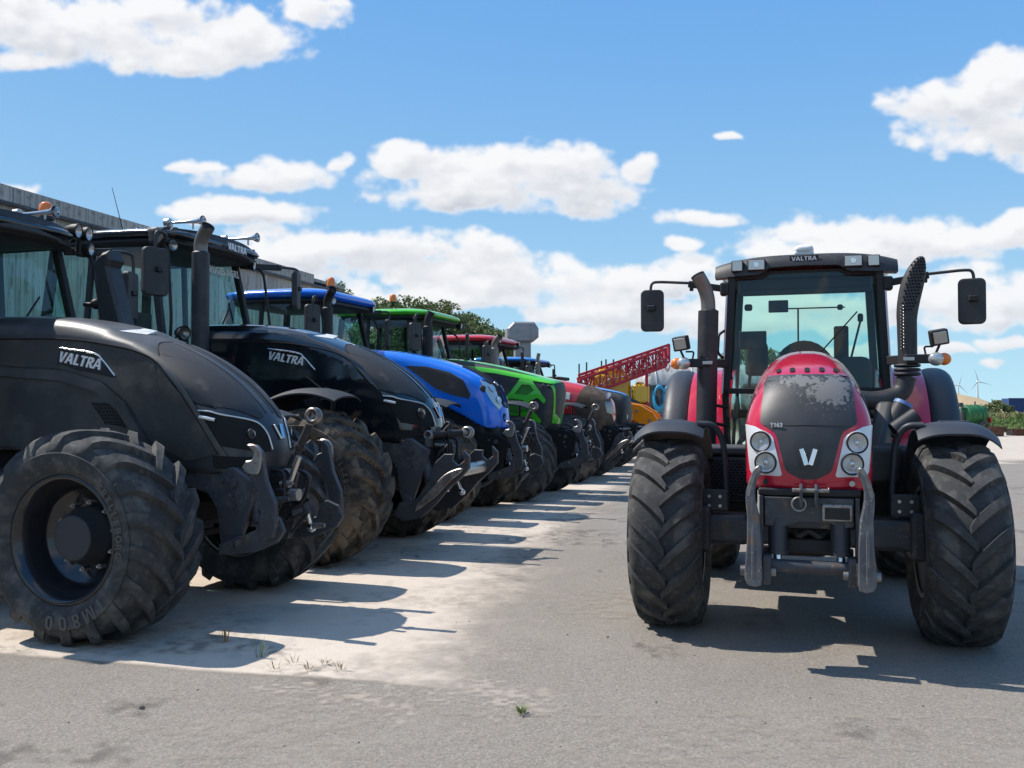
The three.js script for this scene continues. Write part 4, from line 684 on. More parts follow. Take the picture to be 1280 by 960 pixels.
  for (const z of [-0.185, -0.095, 0, 0.095, 0.185]) { const c = h.top(0.56 - z * z * 1.5, z), n = h.normal(c); const g = new THREE.ExtrudeGeometry(shapeOf(roundRect(0.034, 0.085, 0.016)), { depth: 0.004, bevelEnabled: false }).rotateX(-Math.PI / 2).rotateY(-Math.PI / 2 + 0).rotateY(0); g.applyQuaternion(new THREE.Quaternion().setFromUnitVectors(V3(0, 1, 0), n)).translate(c.x + n.x * 0.001, c.y + n.y * 0.001, c.z + n.z * 0.001); part(bonnet, 'air_slot', g, MT.void); }
  // cab
  const cb = { xf: -1.33, xr: -2.72, yb: 1.2, ym: 1.78, yt: 2.80, wb: 0.66, wm: 0.68, wt: 0.62, lean: 0.06, screenFrom: 1.79, dome: true };
  cabFrame(tr, cb);
  part(tr, 'screen_frame', [bar([-1.27, 1.765, -0.66], [-1.27, 1.765, 0.66], 0.04, 0.05), ...[1, -1].flatMap((s) => [bar([-1.285, 1.76, 0.665 * s], [-1.33, 2.80, 0.615 * s], 0.06, 0.03, 0.006)])], MT.black);
  for (const s of [1, -1]) part(tr, 'screen_trim', bar([-1.275, 1.74, 0.702 * s], [-1.325, 2.76, 0.655 * s], 0.016, 0.02, 0.004), MT.silver);
  part(tr, 'firewall', [rbox(0.05, 0.55, 0.86, 0.02, -1.31, 1.46, 0)], MT.black);
  for (const s of [1, -1]) { pane([[-1.3, 1.24, 0.44 * s], [-1.3, 1.24, 0.65 * s], [-1.3, 1.72, 0.44 * s], [-1.3, 1.72, 0.67 * s]], 'lower_front_glass', tr); part(tr, 'lower_frame', [bar([-1.3, 1.24, 0.44 * s], [-1.3, 1.72, 0.44 * s], 0.03, 0.03)], MT.black); }
  // roof
  const roof = part(tr, 'cab_roof', roofSlab({ xf: -1.40, xr: -2.78, w: 0.765, y0: 2.80, y1: 2.945, sq: 5 }), MT.redB);
  { const fas = grid((u, v, off) => { const z = (u * 2 - 1) * 0.765, k = Math.abs(z) / 0.765, drop = 0.07 * Math.pow(k, 3.2); const yTop = 2.962 - drop, yBot = 2.80 - 0.02 * k + (k < 0.5 ? 0.055 * sstep(0.5, 0.36, k) : 0); const y = lerp(yBot, yTop, v); return V3(-1.235 - 0.10 * Math.pow(k, 3) - (y - 2.8) * 0.22 - 0.05 * v * v * v - off, y, z); }, 48, 8, 0.16); part(roof, 'roof_fascia', crease(fas, 40), MT.plastic); }
  for (const s of [1, -1]) { for (const [z, w, hh] of [[0.40, 0.135, 0.085], [0.565, 0.085, 0.085]]) { part(roof, 'roof_lamp', [rbox(0.05, hh + 0.02, w + 0.02, 0.012, -1.262 - (z > 0.5 ? 0.03 : 0), 2.872, z * s)], MT.black); part(roof, 'roof_lamp_lens', [rbox(0.012, hh, w, 0.005, -1.232 - (z > 0.5 ? 0.03 : 0), 2.872, z * s)], MT.lampFace ??= std({ color: rgb(0.55, 0.55, 0.52), roughness: 0.18, metalness: 0.6 })); if (z < 0.5) part(roof, 'roof_lamp_bulb', [cyl([-1.23, 2.874, z * s], [-1.222, 2.874, z * s], 0.03, 0.024, 18)], MT.chrome); } }
  part(roof, 'roof_lettering', text('VALTRA', 0.036, 0.004, 1.15).rotateY(Math.PI / 2).translate(-1.2615, 2.915, 0), MT.white);
  part(roof, 'name_plate', rbox(0.008, 0.055, 0.24, 0.003, -1.264, 2.915, 0), MT.black);
  part(roof, 'satellite_receiver', [rbox(0.2, 0.05, 0.17, 0.02, -1.55, 2.99, 0), roofSlab({ xf: -1.44, xr: -1.66, w: 0.085, y0: 2.98, y1: 3.075, sq: 4 })], MT.white, 'small white satellite receiver on the roof');
  part(roof, 'sun_visor', rbox(0.02, 0.14, 1.1, 0.006, -1.45, 2.70, 0), MT.black);
  part(tr, 'roof_lining', [rbox(1.35, 0.05, 1.2, 0.02, -2.05, 2.79, 0), rbox(0.3, 0.14, 1.1, 0.03, -1.56, 2.74, 0)], MT.seat);
  part(tr, 'wiper', [bar([-1.255, 2.44, -0.43], [-1.235, 1.92, 0.02], 0.012, 0.012, 0.003), cyl([-1.25, 1.9, 0.05], [-1.25, 2.0, -0.02], 0.008)], MT.black);
  part(tr, 'rear_view_mirror', rbox(0.02, 0.11, 0.17, 0.015, -1.42, 2.52, 0.22), MT.black);
  part(tr, 'rear_wiper_mount', [bar([-2.66, 2.1, 0.05], [-2.66, 2.62, 0.05], 0.018, 0.018), bar([-2.66, 2.62, -0.4], [-2.66, 2.62, 0.3], 0.015, 0.015)], MT.black);
  // mirrors
  for (const s of [1, -1]) {
    part(tr, 'mirror_bracket', [bar([-1.34, 2.68, 0.66 * s], [-1.30, 2.735, 1.0 * s], 0.035, 0.06, 0.01), rbox(0.03, 0.04, 0.035, 0.008, -1.3, 2.69, 0.97 * s), rbox(0.1, 0.12, 0.08, 0.02, -1.34, 2.68, 0.68 * s)], MT.black);
    mirror(tr, [[-1.3, 2.74, 0.95 * s], [-1.28, 2.762, 1.26 * s], [-1.27, 2.755, 1.335 * s], [-1.27, 2.55, 1.335 * s]], [-1.3, 2.5, 1.325 * s], 0.38, 0.21, 0.15 * s, 0.013);
  }
  // exhaust on the tractor's right
  part(tr, 'exhaust_stack', [cyl([-1.06, 1.22, 0.83], [-1.06, 2.46, 0.80], 0.088, 0.088, 28), cyl([-1.06, 2.46, 0.80], [-1.06, 2.475, 0.80], 0.088, 0.06, 28)], MT.plastic);
  { const q = [V3(-1.06, 2.45, 0.80), V3(-1.055, 2.56, 0.805), V3(-1.035, 2.66, 0.83), V3(-0.98, 2.77, 0.885)], dd = V3(0.45, 0.72, 0.36).normalize(), e = q[3].clone().addScaledVector(dd, -0.02);
    part(tr, 'exhaust_pipe', new THREE.TubeGeometry(new THREE.CatmullRomCurve3(q), 24, 0.062, 24, false), MT.pipe);
    part(tr, 'exhaust_bore', new THREE.CircleGeometry(0.058, 24).applyQuaternion(new THREE.Quaternion().setFromUnitVectors(V3(0, 0, 1), dd)).translate(e.x, e.y, e.z), MT.void); }
  // air intake with flared head on the tractor's left
  part(tr, 'air_intake', [tube([[-0.9, 1.70, -0.30], [-1.0, 1.68, -0.55], [-1.06, 1.74, -0.74], [-1.07, 1.88, -0.80]], 0.075, 28, 18), cyl([-1.07, 1.98, -0.805], [-1.07, 2.34, -0.80], 0.074, 0.078, 26),
    crease(grid((u, v) => { const t = u, a = v * 2 * Math.PI, w = lerp(0.078, 0.092, Math.sin(t * 2.6)), d = lerp(0.078, 0.05, t); const lean = 0.11 * Math.pow(t, 1.6); return V3(-1.07 + Math.cos(a) * d * (t > 0.97 ? 0.3 : 1), 2.34 + t * 0.52 + 0, -0.80 - lean + Math.sin(a) * w * Math.sqrt(Math.max(0, 1 - Math.pow(Math.max(0, t - 0.45) / 0.56, 2.2)))); }, 26, 26), 60)], MT.plastic);
  { const rings = []; for (let i = 0; i < 3; i++) rings.push(new THREE.TorusGeometry(0.09, 0.014, 8, 26).rotateX(Math.PI / 2).translate(-1.07, 1.895 + i * 0.035, -0.80)); part(tr, 'intake_bellows', rings, MT.black); }
  { // perforated screens: small raised honeycomb beads
    const gs = []; for (let r = 0; r < 17; r++) for (let c = 0; c < 5; c++) { const y = 2.42 + r * 0.026, k = Math.abs(c - 2 + (r % 2 ? 0.5 : 0)) / 3; if (k > 0.9 * Math.sqrt(1 - Math.pow(Math.abs(r - 8.5) / 9.5, 3))) continue; const t = (y - 2.34) / 0.52, z = -0.80 - 0.11 * Math.pow(t, 1.6) - ((c - 2) + (r % 2 ? 0.5 : 0)) * 0.024, d = lerp(0.078, 0.05, t) * Math.sqrt(Math.max(0.1, 1 - Math.pow((c - 2 + (r % 2 ? 0.5 : 0)) / 4.6, 2))); gs.push(new THREE.CylinderGeometry(0.009, 0.009, 0.006, 6).rotateZ(Math.PI / 2).translate(-1.07 + d, y, z)); }
    part(tr, 'intake_screen', gs, MT.void);
    const g2 = []; for (let r = 0; r < 14; r++) for (let c = 0; c < 2; c++) { const y = 2.1 + r * 0.026; g2.push(new THREE.CylinderGeometry(0.0085, 0.0085, 0.005, 6).rotateX(Math.PI / 2).rotateY(-0.85 + c * 0.28).translate(-1.07 + Math.cos(0.72 - c * 0.28) * 0.0765, y + c * 0.013, -0.803 + Math.sin(0.72 - c * 0.28) * 0.0765)); } part(tr, 'intake_side_screen', g2, MT.steel);
  }
  // indicator brackets and lamps
  for (const s of [1, -1]) {
    const y = s > 0 ? 2.005 : 2.015;
    part(tr, 'lamp_bracket', [bar([-1.22, y, 0.66 * s], [-0.98, y, 0.80 * s], 0.03, 0.075, 0.008), bar([-0.98, y, 0.78 * s], [-0.98, y, 0.98 * s], 0.03, 0.075, 0.008), rbox(0.012, 0.03, 0.085, 0.004, -0.955, y, 0.80 * s)], MT.black);
    part(tr, 'bracket_plate', rbox(0.012, 0.03, 0.085, 0.004, -0.948, y, 0.80 * s), MT.steel);
    const ind = new THREE.Group(); ind.name = 'side_lamp'; tr.add(ind);
    part(ind, 'white_lens', ball(0.052, -0.93, y - 0.005, 1.0 * s, 0.8, 1.05, 1.15), MT.lampFace);
    part(ind, 'amber_lens', ball(0.05, -0.95, y - 0.005, 1.062 * s, 0.7, 1.0, 1.05), MT.amber);
    lampGeo(tr, 'work_lamp', [-0.92, y + 0.165, 1.03 * s], [0.96, -0.15, 0.12 * s], 0.062, 0.09, MT.black, true, 1.08);
    part(tr, 'lamp_stalk', [bar([-0.96, y + 0.04, 1.0 * s], [-0.96, y + 0.11, 1.03 * s], 0.02, 0.02), bent([[-0.98, y + 0.03, 0.93 * s], [-1.0, y + 0.1, 0.92 * s], [-0.99, y + 0.1, 0.99 * s]], 0.008, 0.02, 6)], MT.black);
  }
  // rear mudguards
  for (const s of [1, -1]) {
    part(tr, 'rear_mudguard', [arcFender(-2.62, 0.95, 1.06, 8, 150, 0.66 * s, 1.06 * s, 0.02, 0.02 , 26), plate([...Array.from({ length: 17 }, (_, i) => { const a = (8 + i * 8.8) * R_; return [-2.62 + Math.cos(a) * 1.05, 0.95 + Math.sin(a) * 1.05]; }), [-3.3, 1.3], [-2.6, 1.25], [-1.6, 1.05]], 0.02, 0.67 * s, [], 0)], MT.red);
    part(tr, 'mudguard_extension', [arcFender(-2.62, 0.95, 1.05, 2, 150, 1.05 * s, 1.31 * s, 0.05, 0.022, 26)], MT.navy);
  }
  // front mudguards with stays
  for (const s of [1, -1]) {
    part(tr, 'front_mudguard', crease(grid((u, v, off) => { const a = lerp(70, 146, u) * R_, zc = v * 2 - 1, rr = 0.828 - off - (zc > 0 ? 0.10 * Math.pow(zc, 3) : 0.05 * Math.pow(-zc, 3)) - (u < 0.12 ? (0.12 - u) * 0.25 : 0); return V3(Math.cos(a) * rr, 0.70 + Math.sin(a) * rr, (0.985 + zc * 0.26) * s); }, 22, 18, 0.014), 40), MT.navy);
    part(tr, 'mudguard_rib', rbox(0.10, 0.012, 0.2, 0.005, -0.02, 1.526, 0.99 * s), MT.navy);
    part(tr, 'mudguard_stay', [bent([[0.12, 1.50, 0.78 * s], [0.10, 1.50, 0.66 * s], [0.05, 1.38, 0.595 * s], [0.02, 1.0, 0.575 * s], [0.02, 0.86, 0.575 * s]], 0.024, 0.1, 12), rbox(0.04, 0.16, 0.2, 0.012, 0.04, 0.93, 0.66 * s)], MT.navy);
    parts(tr, 'stay_bolt', [[0.62, 0.96], [0.7, 0.96], [0.62, 0.89], [0.7, 0.89]].map(([z, y]) => cyl([0.06, y, z * s], [0.072, y, z * s], 0.013, 0.013, 6)), MT.steel);
  }
  // perforated cooler guard beside the engine, right side; battery box on the left
  { const gs = [], pl = [rbox(0.03, 0.36, 0.36, 0.01, -0.62, 1.04, 0.6), rbox(0.35, 0.08, 0.4, 0.03, -0.75, 1.27, 0.6)]; part(tr, 'step_box', [rbox(0.6, 0.5, 0.4, 0.05, -0.95, 1.0, 0.6)], MT.black); part(tr, 'step_box_lid', pl[1], MT.metal);
    for (let r = 0; r < 14; r++) for (let c = 0; c < 10; c++) gs.push(rbox(0.012, 0.013, 0.022, 0.003, -0.60, 0.88 + r * 0.0235, 0.45 + c * 0.033 + (r % 2 ? 0.016 : 0))); part(tr, 'perforated_plate', pl[0], MT.metal); part(tr, 'plate_slots', gs, MT.void); }
  part(tr, 'battery_box', [rbox(0.7, 0.55, 0.42, 0.06, -0.9, 1.05, -0.58), bar([-0.4, 1.25, -0.5], [-0.75, 1.62, -0.62], 0.14, 0.2, 0.05), rbox(0.4, 0.3, 0.34, 0.06, -0.35, 1.2, -0.5)], MT.plastic);
  parts(tr, 'air_cleaner', [cyl([-0.62, 1.42, -0.60], [-0.66, 1.64, -0.72], 0.075, 0.07, 22), cyl([-0.3, 1.45, -0.62], [-0.34, 1.57, -0.78], 0.06, 0.055, 20)], MT.plastic);
  part(tr, 'air_cleaner_cap', [cyl([-0.66, 1.64, -0.72], [-0.664, 1.665, -0.732], 0.074, 0.07, 22)], MT.capBlue ??= std({ color: rgb(0.10, 0.20, 0.42), roughness: 0.5 }));
  part(tr, 'grab_rail', [bent([[-1.24, 1.62, 0.66], [-1.2, 1.64, 0.76], [-1.2, 1.48, 0.77], [-1.24, 1.46, 0.67]], 0.014, 0.03, 8), bent([[-1.25, 2.3, 0.68], [-1.16, 2.26, 0.72], [-1.16, 2.1, 0.73], [-1.25, 2.06, 0.69]], 0.012, 0.03, 8)], MT.black);
  fuelTank(tr, -1, -2.0, -1.3); steps(tr, 1, -1.6);
  // front linkage
  part(tr, 'linkage_frame', [rbox(0.22, 0.26, 0.56, 0.02, 0.78, 0.98, 0), plate([[-0.27, 1.055], [0.27, 1.055], [0.27, 0.87], [0.16, 0.865], [0.06, 0.90], [-0.12, 0.90], [-0.20, 0.865], [-0.27, 0.88]].map(([z, y]) => [z, y]), 0.03, 0, [[-0.20, 0.99, 0.012], [-0.14, 0.99, 0.012]]).rotateY(-Math.PI / 2).translate(0.945, 0, 0)], MT.metal);
  part(tr, 'linkage_socket', [rbox(0.03, 0.11, 0.19, 0.012, 0.965, 0.965, -0.17), ], MT.worn); part(tr, 'linkage_socket_bore', [rbox(0.012, 0.075, 0.15, 0.008, 0.978, 0.962, -0.17), cyl([0.96, 0.965, -0.13], [0.988, 0.965, -0.13], 0.018, 0.018, 12), cyl([0.96, 0.965, -0.21], [0.988, 0.965, -0.21], 0.018, 0.018, 12)], MT.black);
  part(tr, 'front_beam', [rbox(0.3, 0.05, 0.62, 0.015, 0.8, 1.085, 0), rbox(0.2, 0.22, 0.5, 0.02, 0.66, 1.0, 0)], MT.black);
  part(tr, 'top_clevis', [plate([[0.90, 1.0], [1.04, 1.0], [1.05, 1.11], [1.02, 1.15], [0.97, 1.14], [0.9, 1.06]], 0.02, 0.045), plate([[0.90, 1.0], [1.04, 1.0], [1.05, 1.11], [1.02, 1.15], [0.97, 1.14], [0.9, 1.06]], 0.02, -0.045)], MT.metal);
  part(tr, 'clevis_pin', [cyl([1.005, 1.105, -0.12], [1.005, 1.105, 0.10], 0.014), new THREE.TorusGeometry(0.042, 0.006, 8, 24).rotateY(Math.PI / 2).translate(1.03, 1.02, 0.06), cyl([1.005, 1.105, -0.12], [0.99, 1.12, -0.12], 0.006)], MT.worn);
  for (const s of [1, -1]) {
    // lift arm folded upright: broad plate with a hooked claw on top
    part(tr, 'lift_arm', [plate([[0.282, 1.250], [0.284, 1.272], [0.292, 1.288], [0.306, 1.292], [0.322, 1.28], [0.342, 1.245], [0.362, 1.19], [0.378, 1.13], [0.381, 1.08], [0.378, 1.03], [0.372, 0.97], [0.374, 0.82], [0.390, 0.62], [0.388, 0.575], [0.37, 0.54], [0.33, 0.53], [0.29, 0.54], [0.283, 0.58], [0.286, 0.80], [0.298, 0.96], [0.314, 1.03], [0.324, 1.09], [0.324, 1.14], [0.314, 1.19], [0.298, 1.225]].map(([z, y]) => [z * s, y]), 0.10, 0, [], 0.006).rotateY(-Math.PI / 2).translate(1.06, -0.03, 0), plate([[0.985, 0.56], [1.12, 0.55], [1.14, 0.66], [1.11, 0.9], [1.12, 1.06], [1.0, 1.08], [0.975, 0.8]], 0.022, 0.338 * s)], MT.worn2 ??= std({ map: T.metal, color: rgb(2.1, 2.05, 2.0), roughness: 0.5, metalness: 0.2 }));
    part(tr, 'arm_wear_edge', plate(smoothPts([[0.284, 1.262], [0.290, 1.285], [0.306, 1.290], [0.333, 1.260], [0.36, 1.185], [0.372, 1.11], [0.355, 1.10], [0.338, 1.17], [0.316, 1.235], [0.300, 1.255]], 3).map(([z, y]) => [z * s, y]), 0.106, 0, [], 0.004).rotateY(-Math.PI / 2).translate(1.06, -0.03, 0), MT.worn);
    part(tr, 'arm_bracket', [plate(roundRect(0.15, 0.19, 0.03, 0.98, 0.60), 0.05, 0.255 * s, [[0.98, 0.64, 0.02], [0.98, 0.57, 0.018]]), plate([[0.86, 1.06], [0.98, 1.06], [1.0, 0.6], [0.9, 0.58], [0.85, 0.9]], 0.025, 0.29 * s)], MT.metal);
    if (s < 0) part(tr, 'arm_wear_plate', plate([[-0.05, 0.53], [0.045, 0.53], [0.05, 0.64], [0.02, 0.67], [-0.05, 0.665]], 0.03, 0, [[0, 0.61, 0.013], [-0.01, 0.57, 0.013]]).rotateY(-Math.PI / 2).translate(1.04, 0, -0.29), MT.worn);
    part(tr, 'arm_pin', [cyl([1.02, 0.585, 0.40 * s], [1.02, 0.585, 0.2 * s], 0.026), cyl([1.02, 0.585, 0.37 * s], [1.02, 0.585, 0.42 * s], 0.036, 0.036, 6)], MT.worn);
    const ram = new THREE.Group(); ram.name = 'lift_ram'; tr.add(ram); part(ram, 'ram_barrel', [cyl([0.93, 0.70, 0.19 * s], [0.9, 0.93, 0.19 * s], 0.06, 0.06, 24), cyl([0.931, 0.69, 0.19 * s], [0.929, 0.715, 0.19 * s], 0.066, 0.066, 24), cyl([0.90, 0.90, 0.19 * s], [0.89, 0.98, 0.19 * s], 0.05)], MT.navy); part(ram, 'ram_rod', [cyl([0.93, 0.70, 0.19 * s], [0.95, 0.61, 0.19 * s], 0.026)], MT.chrome);
  }
  part(tr, 'cross_tube', [cyl([0.97, 0.62, -0.24], [0.97, 0.62, 0.24], 0.042, 0.042, 24)], MT.metal);
  part(tr, 'counterweight', [rbox(0.25, 0.1, 0.42, 0.02, 0.70, 0.73, 0), tube([[0.8, 0.86, 0.1], [0.85, 0.80, 0.06], [0.84, 0.83, 0.0], [0.85, 0.80, -0.07], [0.8, 0.86, -0.12]], 0.022, 24, 8)], MT.black);
  return tr;
}
redTractor();
// ---------------------------------------------------------------- tractors parked in the row
const ROW = -18 * R_;
function rowTractor(label, x, z, scale, turn = ROW) { const t = thing('tractor', label, 'tractor', [x, 0, z], turn); t.scale.setScalar(scale); return t; }
function wheels(tr, f, r, xr = -2.85, o = {}) {
  for (const s of [1, -1]) { fit(tr, wheel({ ...f, hand: s, letters: s > 0 ? f.letters : undefined }), 0, f.R, (o.zf ?? 0.96) * s, o.steer ?? 0); fit(tr, wheel({ ...r, hand: s }), xr, r.R, (o.zr ?? 0.98) * s); }
}
function rearGuards(tr, mat, xr = -2.85, r = 1.1, y = 1.0) { for (const s of [1, -1]) part(tr, 'rear_mudguard', [arcFender(xr + 0.05, y, r, 15, 150, 0.72 * s, 1.3 * s, 0.05, 0.022, 24)], mat); }
function frontGuard(tr, s, mat = MT.plastic, r = 0.88, w = 0.27) { part(tr, 'front_mudguard', arcFender(0, 0.73, r, 66, 128, (0.96 - w) * s, (0.96 + w) * s, 0.05, 0.016, 18), mat); part(tr, 'mudguard_stay', [bent([[0, 0.75 + r - 0.03, 0.8 * s], [0, 0.75 + r - 0.05, 0.6 * s], [-0.05, 0.9, 0.56 * s]], 0.022, 0.08, 8)], MT.black); }
function cabBox(tr, o) {
  const c = { xf: -1.78, xr: -3.3, yb: 1.28, ym: 1.98, yt: 2.96, wb: 0.70, wm: 0.80, wt: 0.72, lean: 0.22, ...o };
  cabFrame(tr, c);
  const roof = part(tr, 'cab_roof', roofSlab({ xf: c.xf + (o.over ?? 0.12), xr: c.xr - 0.08, w: o.roofW ?? c.wt + 0.14, y0: c.yt - 0.02, y1: c.yt + (o.thick ?? 0.2), sq: 6, nose: o.nose ?? -0.03 }), o.roof);
  part(roof, 'roof_underside', roofSlab({ xf: c.xf + (o.over ?? 0.12) - 0.05, xr: c.xr, w: (o.roofW ?? c.wt + 0.14) - 0.04, y0: c.yt - 0.08, y1: c.yt + 0.08, sq: 6, nose: -0.03 }), MT.black);
  part(tr, 'roof_lining', rbox(c.xf - c.xr - 0.25, 0.05, c.wt * 2 - 0.1, 0.02, (c.xf + c.xr) / 2, c.yt - 0.03, 0), MT.seat);
  part(tr, 'firewall', rbox(0.06, 0.75, 0.9, 0.02, c.xf + 0.02, c.yb + 0.35, 0), MT.black);
  part(tr, 'wiper', bar([c.xf + 0.06, c.yb + 0.75, 0.1], [c.xf - 0.03, c.yb + 1.25, -0.35], 0.014, 0.014, 0.003), MT.black);
  return { ...c, roofMesh: roof };
}
function rowMirror(tr, c, s, out = 0.5, y = 2.72, h = 0.44, w = 0.22, fwd = 0.12) {
  const z = (c.wt + out) * s, x = c.xf + fwd;
  part(tr, 'mirror_bracket', bar([c.xf - 0.15, c.yt - 0.05, (c.wt + 0.02) * s], [x - 0.05, c.yt - 0.02, (c.wt + out * 0.62) * s], 0.04, 0.07, 0.012), MT.black);
  mirror(tr, [[x - 0.06, c.yt - 0.015, (c.wt + out * 0.55) * s], [x, c.yt + 0.0, z - 0.06 * s], [x, c.yt - 0.02, z + 0.02 * s], [x, y, z + 0.02 * s]], [x - 0.03, y, z], h, w, -0.35 * s, 0.016);
}
function exhaust(tr, x, z, y0, y1, r = 0.085, mat = MT.plastic, tip = MT.pipe, lean = [0.12, 0.05]) {
  const o = new THREE.Group(); o.name = 'exhaust'; tr.add(o);
  part(o, 'exhaust_stack', [cyl([x, y0, z], [x, y1, z], r, r, 26), cyl([x, y1, z], [x, y1 + 0.015, z], r, r * 0.8, 26)], mat);
  part(o, 'exhaust_tip', [new THREE.TubeGeometry(new THREE.CatmullRomCurve3([V3(x, y1, z), V3(x, y1 + 0.09, z), V3(x + lean[0] * 0.35, y1 + 0.17, z + lean[1] * 0.35), V3(x + lean[0], y1 + 0.25, z + lean[1])]), 20, r * 0.78, 22, false)], tip);
  const d = V3(lean[0] * 0.65, 0.08, lean[1] * 0.65).normalize(); const cc = V3(x + lean[0], y1 + 0.25, z + lean[1]).addScaledVector(d, -0.012);
  part(o, 'exhaust_bore', new THREE.CircleGeometry(r * 0.75, 20).applyQuaternion(new THREE.Quaternion().setFromUnitVectors(V3(0, 0, 1), d)).translate(cc.x, cc.y, cc.z), MT.void);
  return o;
}
function bracketPlates(tr, mat = MT.metal) { // cast side plates that carry the front linkage
  const pts = [[-0.15, 1.16], [0.30, 1.16], [0.72, 1.13], [0.90, 1.02], [0.86, 0.86], [0.74, 0.56], [0.70, 0.52], [0.63, 0.52], [0.60, 0.58], [0.56, 0.84], [0.48, 0.94], [0.30, 0.98], [-0.15, 0.95]];
  for (const s of [1, -1]) { part(tr, 'side_casting', [plate(pts, 0.06, 0.36 * s, [], 0.012), cyl([0.68, 0.56, 0.32 * s], [0.68, 0.56, 0.42 * s], 0.045, 0.045, 20)], mat); parts(tr, 'casting_bolt', [[0.62, 1.04], [0.72, 1.02], [0.70, 0.93], [0.72, 0.86], [0.66, 0.56]].map(([x, y], i) => cyl([x, y, 0.385 * s], [x, y, 0.42 * s], i === 1 ? 0.035 : 0.02, i === 1 ? 0.03 : 0.018, 12)), MT.metal); }
  part(tr, 'front_crosshead', [rbox(0.3, 0.3, 0.66, 0.04, 0.72, 0.98, 0), rbox(0.1, 0.16, 0.34, 0.03, 0.90, 1.0, 0)], MT.void);
}
function sharpArm(pts, z, t, holes = []) { return plate(pts, t, z, holes, 0.006); }
const armDark = std({ map: T.metal, color: rgb(0.8, 0.8, 0.8), roughness: 0.5, metalness: 0.12 });
function foldedArms(tr) {
  const kx = (x) => 0.62 + (x - 0.62) * 0.8, K = (pts) => pts.map(([x, y, ...r]) => [kx(x), y, ...r]);   // compact, close to the nose
  for (const s of [1, -1]) {
    const A = new THREE.Group(); A.name = 'lift_arm'; tr.add(A);
    part(A, 'lower_plate', sharpArm(K([[0.62, 0.51], [0.82, 0.52], [1.02, 0.55], [1.22, 0.62], [1.29, 0.70], [1.24, 0.79], [1.12, 0.83], [1.04, 0.80], [1.0, 0.70], [0.88, 0.66], [0.72, 0.62], [0.62, 0.58]]), 0.42 * s, 0.035, K([[0.76, 0.57, 0.022], [1.13, 0.70, 0.02], [1.18, 0.76, 0.02]])), MT.metal);
    part(A, 'upright_plate', sharpArm(K([[1.09, 0.64], [1.22, 0.66], [1.25, 0.74], [1.235, 0.9], [1.15, 1.05], [1.12, 1.16], [1.10, 1.25], [1.04, 1.30], [0.97, 1.30], [1.02, 1.25], [1.02, 1.20], [0.97, 1.185], [0.93, 1.14], [0.98, 1.07], [1.06, 0.97], [1.10, 0.85]]), 0.47 * s, 0.05), armDark);
    part(A, 'claw', [hookArm(K([[0.92, 1.14], [0.97, 1.10], [1.08, 1.10], [1.115, 1.20], [1.095, 1.275], [1.04, 1.305], [0.97, 1.30], [1.03, 1.25], [1.02, 1.20], [0.96, 1.19]]), 0.50 * s, 0.03)], MT.worn);
    parts(A, 'arm_bolt', [[kx(0.84), 0.60], [kx(1.2), 0.7], [kx(1.1), 0.66]].map(([x, y]) => cyl([x, y, 0.43 * s], [x, y, 0.455 * s], 0.03, 0.028, 6)), MT.worn);
    ramFan(tr, [0.84, 0.92, 0.3 * s], [0.92, 0.62, 0.34 * s], 0.05);
  }
  topLink(tr, [0.92, 1.06, 0.02], [1.13, 1.50, 0.0], 0.03);
  part(tr, 'link_spring', [cyl([0.98, 0.98, 0.1], [1.08, 1.2, 0.12], 0.022), cyl([1.0, 0.92, 0.1], [1.07, 0.92, 0.1], 0.045)], MT.steel);
  parts(tr, 'hydraulic_hose', [tube([[0.88, 1.1, 0.15], [1.0, 1.08, 0.2], [0.98, 0.9, 0.18], [0.9, 0.8, 0.12]], 0.014, 20, 6), tube([[0.88, 1.1, -0.12], [1.03, 1.03, -0.1], [0.96, 0.85, -0.14], [0.88, 0.78, -0.1]], 0.014, 20, 6)], MT.black);
}
function clutter(tr, seed, n = 16) { // pipes, valves and stays crowding the front of the machine
  const r = rng(seed);
  for (let i = 0; i < n; i++) { const a = [0.74 + r() * 0.26, 0.6 + r() * 0.55, (r() - 0.5) * 0.6], b = [a[0] + (r() - 0.4) * 0.18, a[1] + (r() - 0.5) * 0.35, a[2] + (r() - 0.5) * 0.2]; const k = i % 4;
    if (k === 0) part(tr, 'stay', bar(a, b, 0.03, 0.05, 0.006), MT.metal); else if (k === 1) part(tr, 'hydraulic_pipe', tube([a, [(a[0] + b[0]) / 2 + 0.08, (a[1] + b[1]) / 2 + 0.05, (a[2] + b[2]) / 2], b, [b[0] - 0.1, b[1] - 0.12, b[2] * 0.8]], 0.013, 18, 6), MT.black); else if (k === 2) part(tr, 'valve', [cyl(a, [a[0] + 0.07, a[1] + 0.01, a[2]], 0.026, 0.022, 10), cyl([a[0] + 0.07, a[1] + 0.01, a[2]], [a[0] + 0.1, a[1] + 0.01, a[2]], 0.016, 0.016, 8)], r() > 0.5 ? MT.worn : MT.metal); else part(tr, 'bracket', rbox(0.03 + r() * 0.04, 0.08 + r() * 0.1, 0.05 + r() * 0.06, 0.01, ...a), MT.metal); }
}
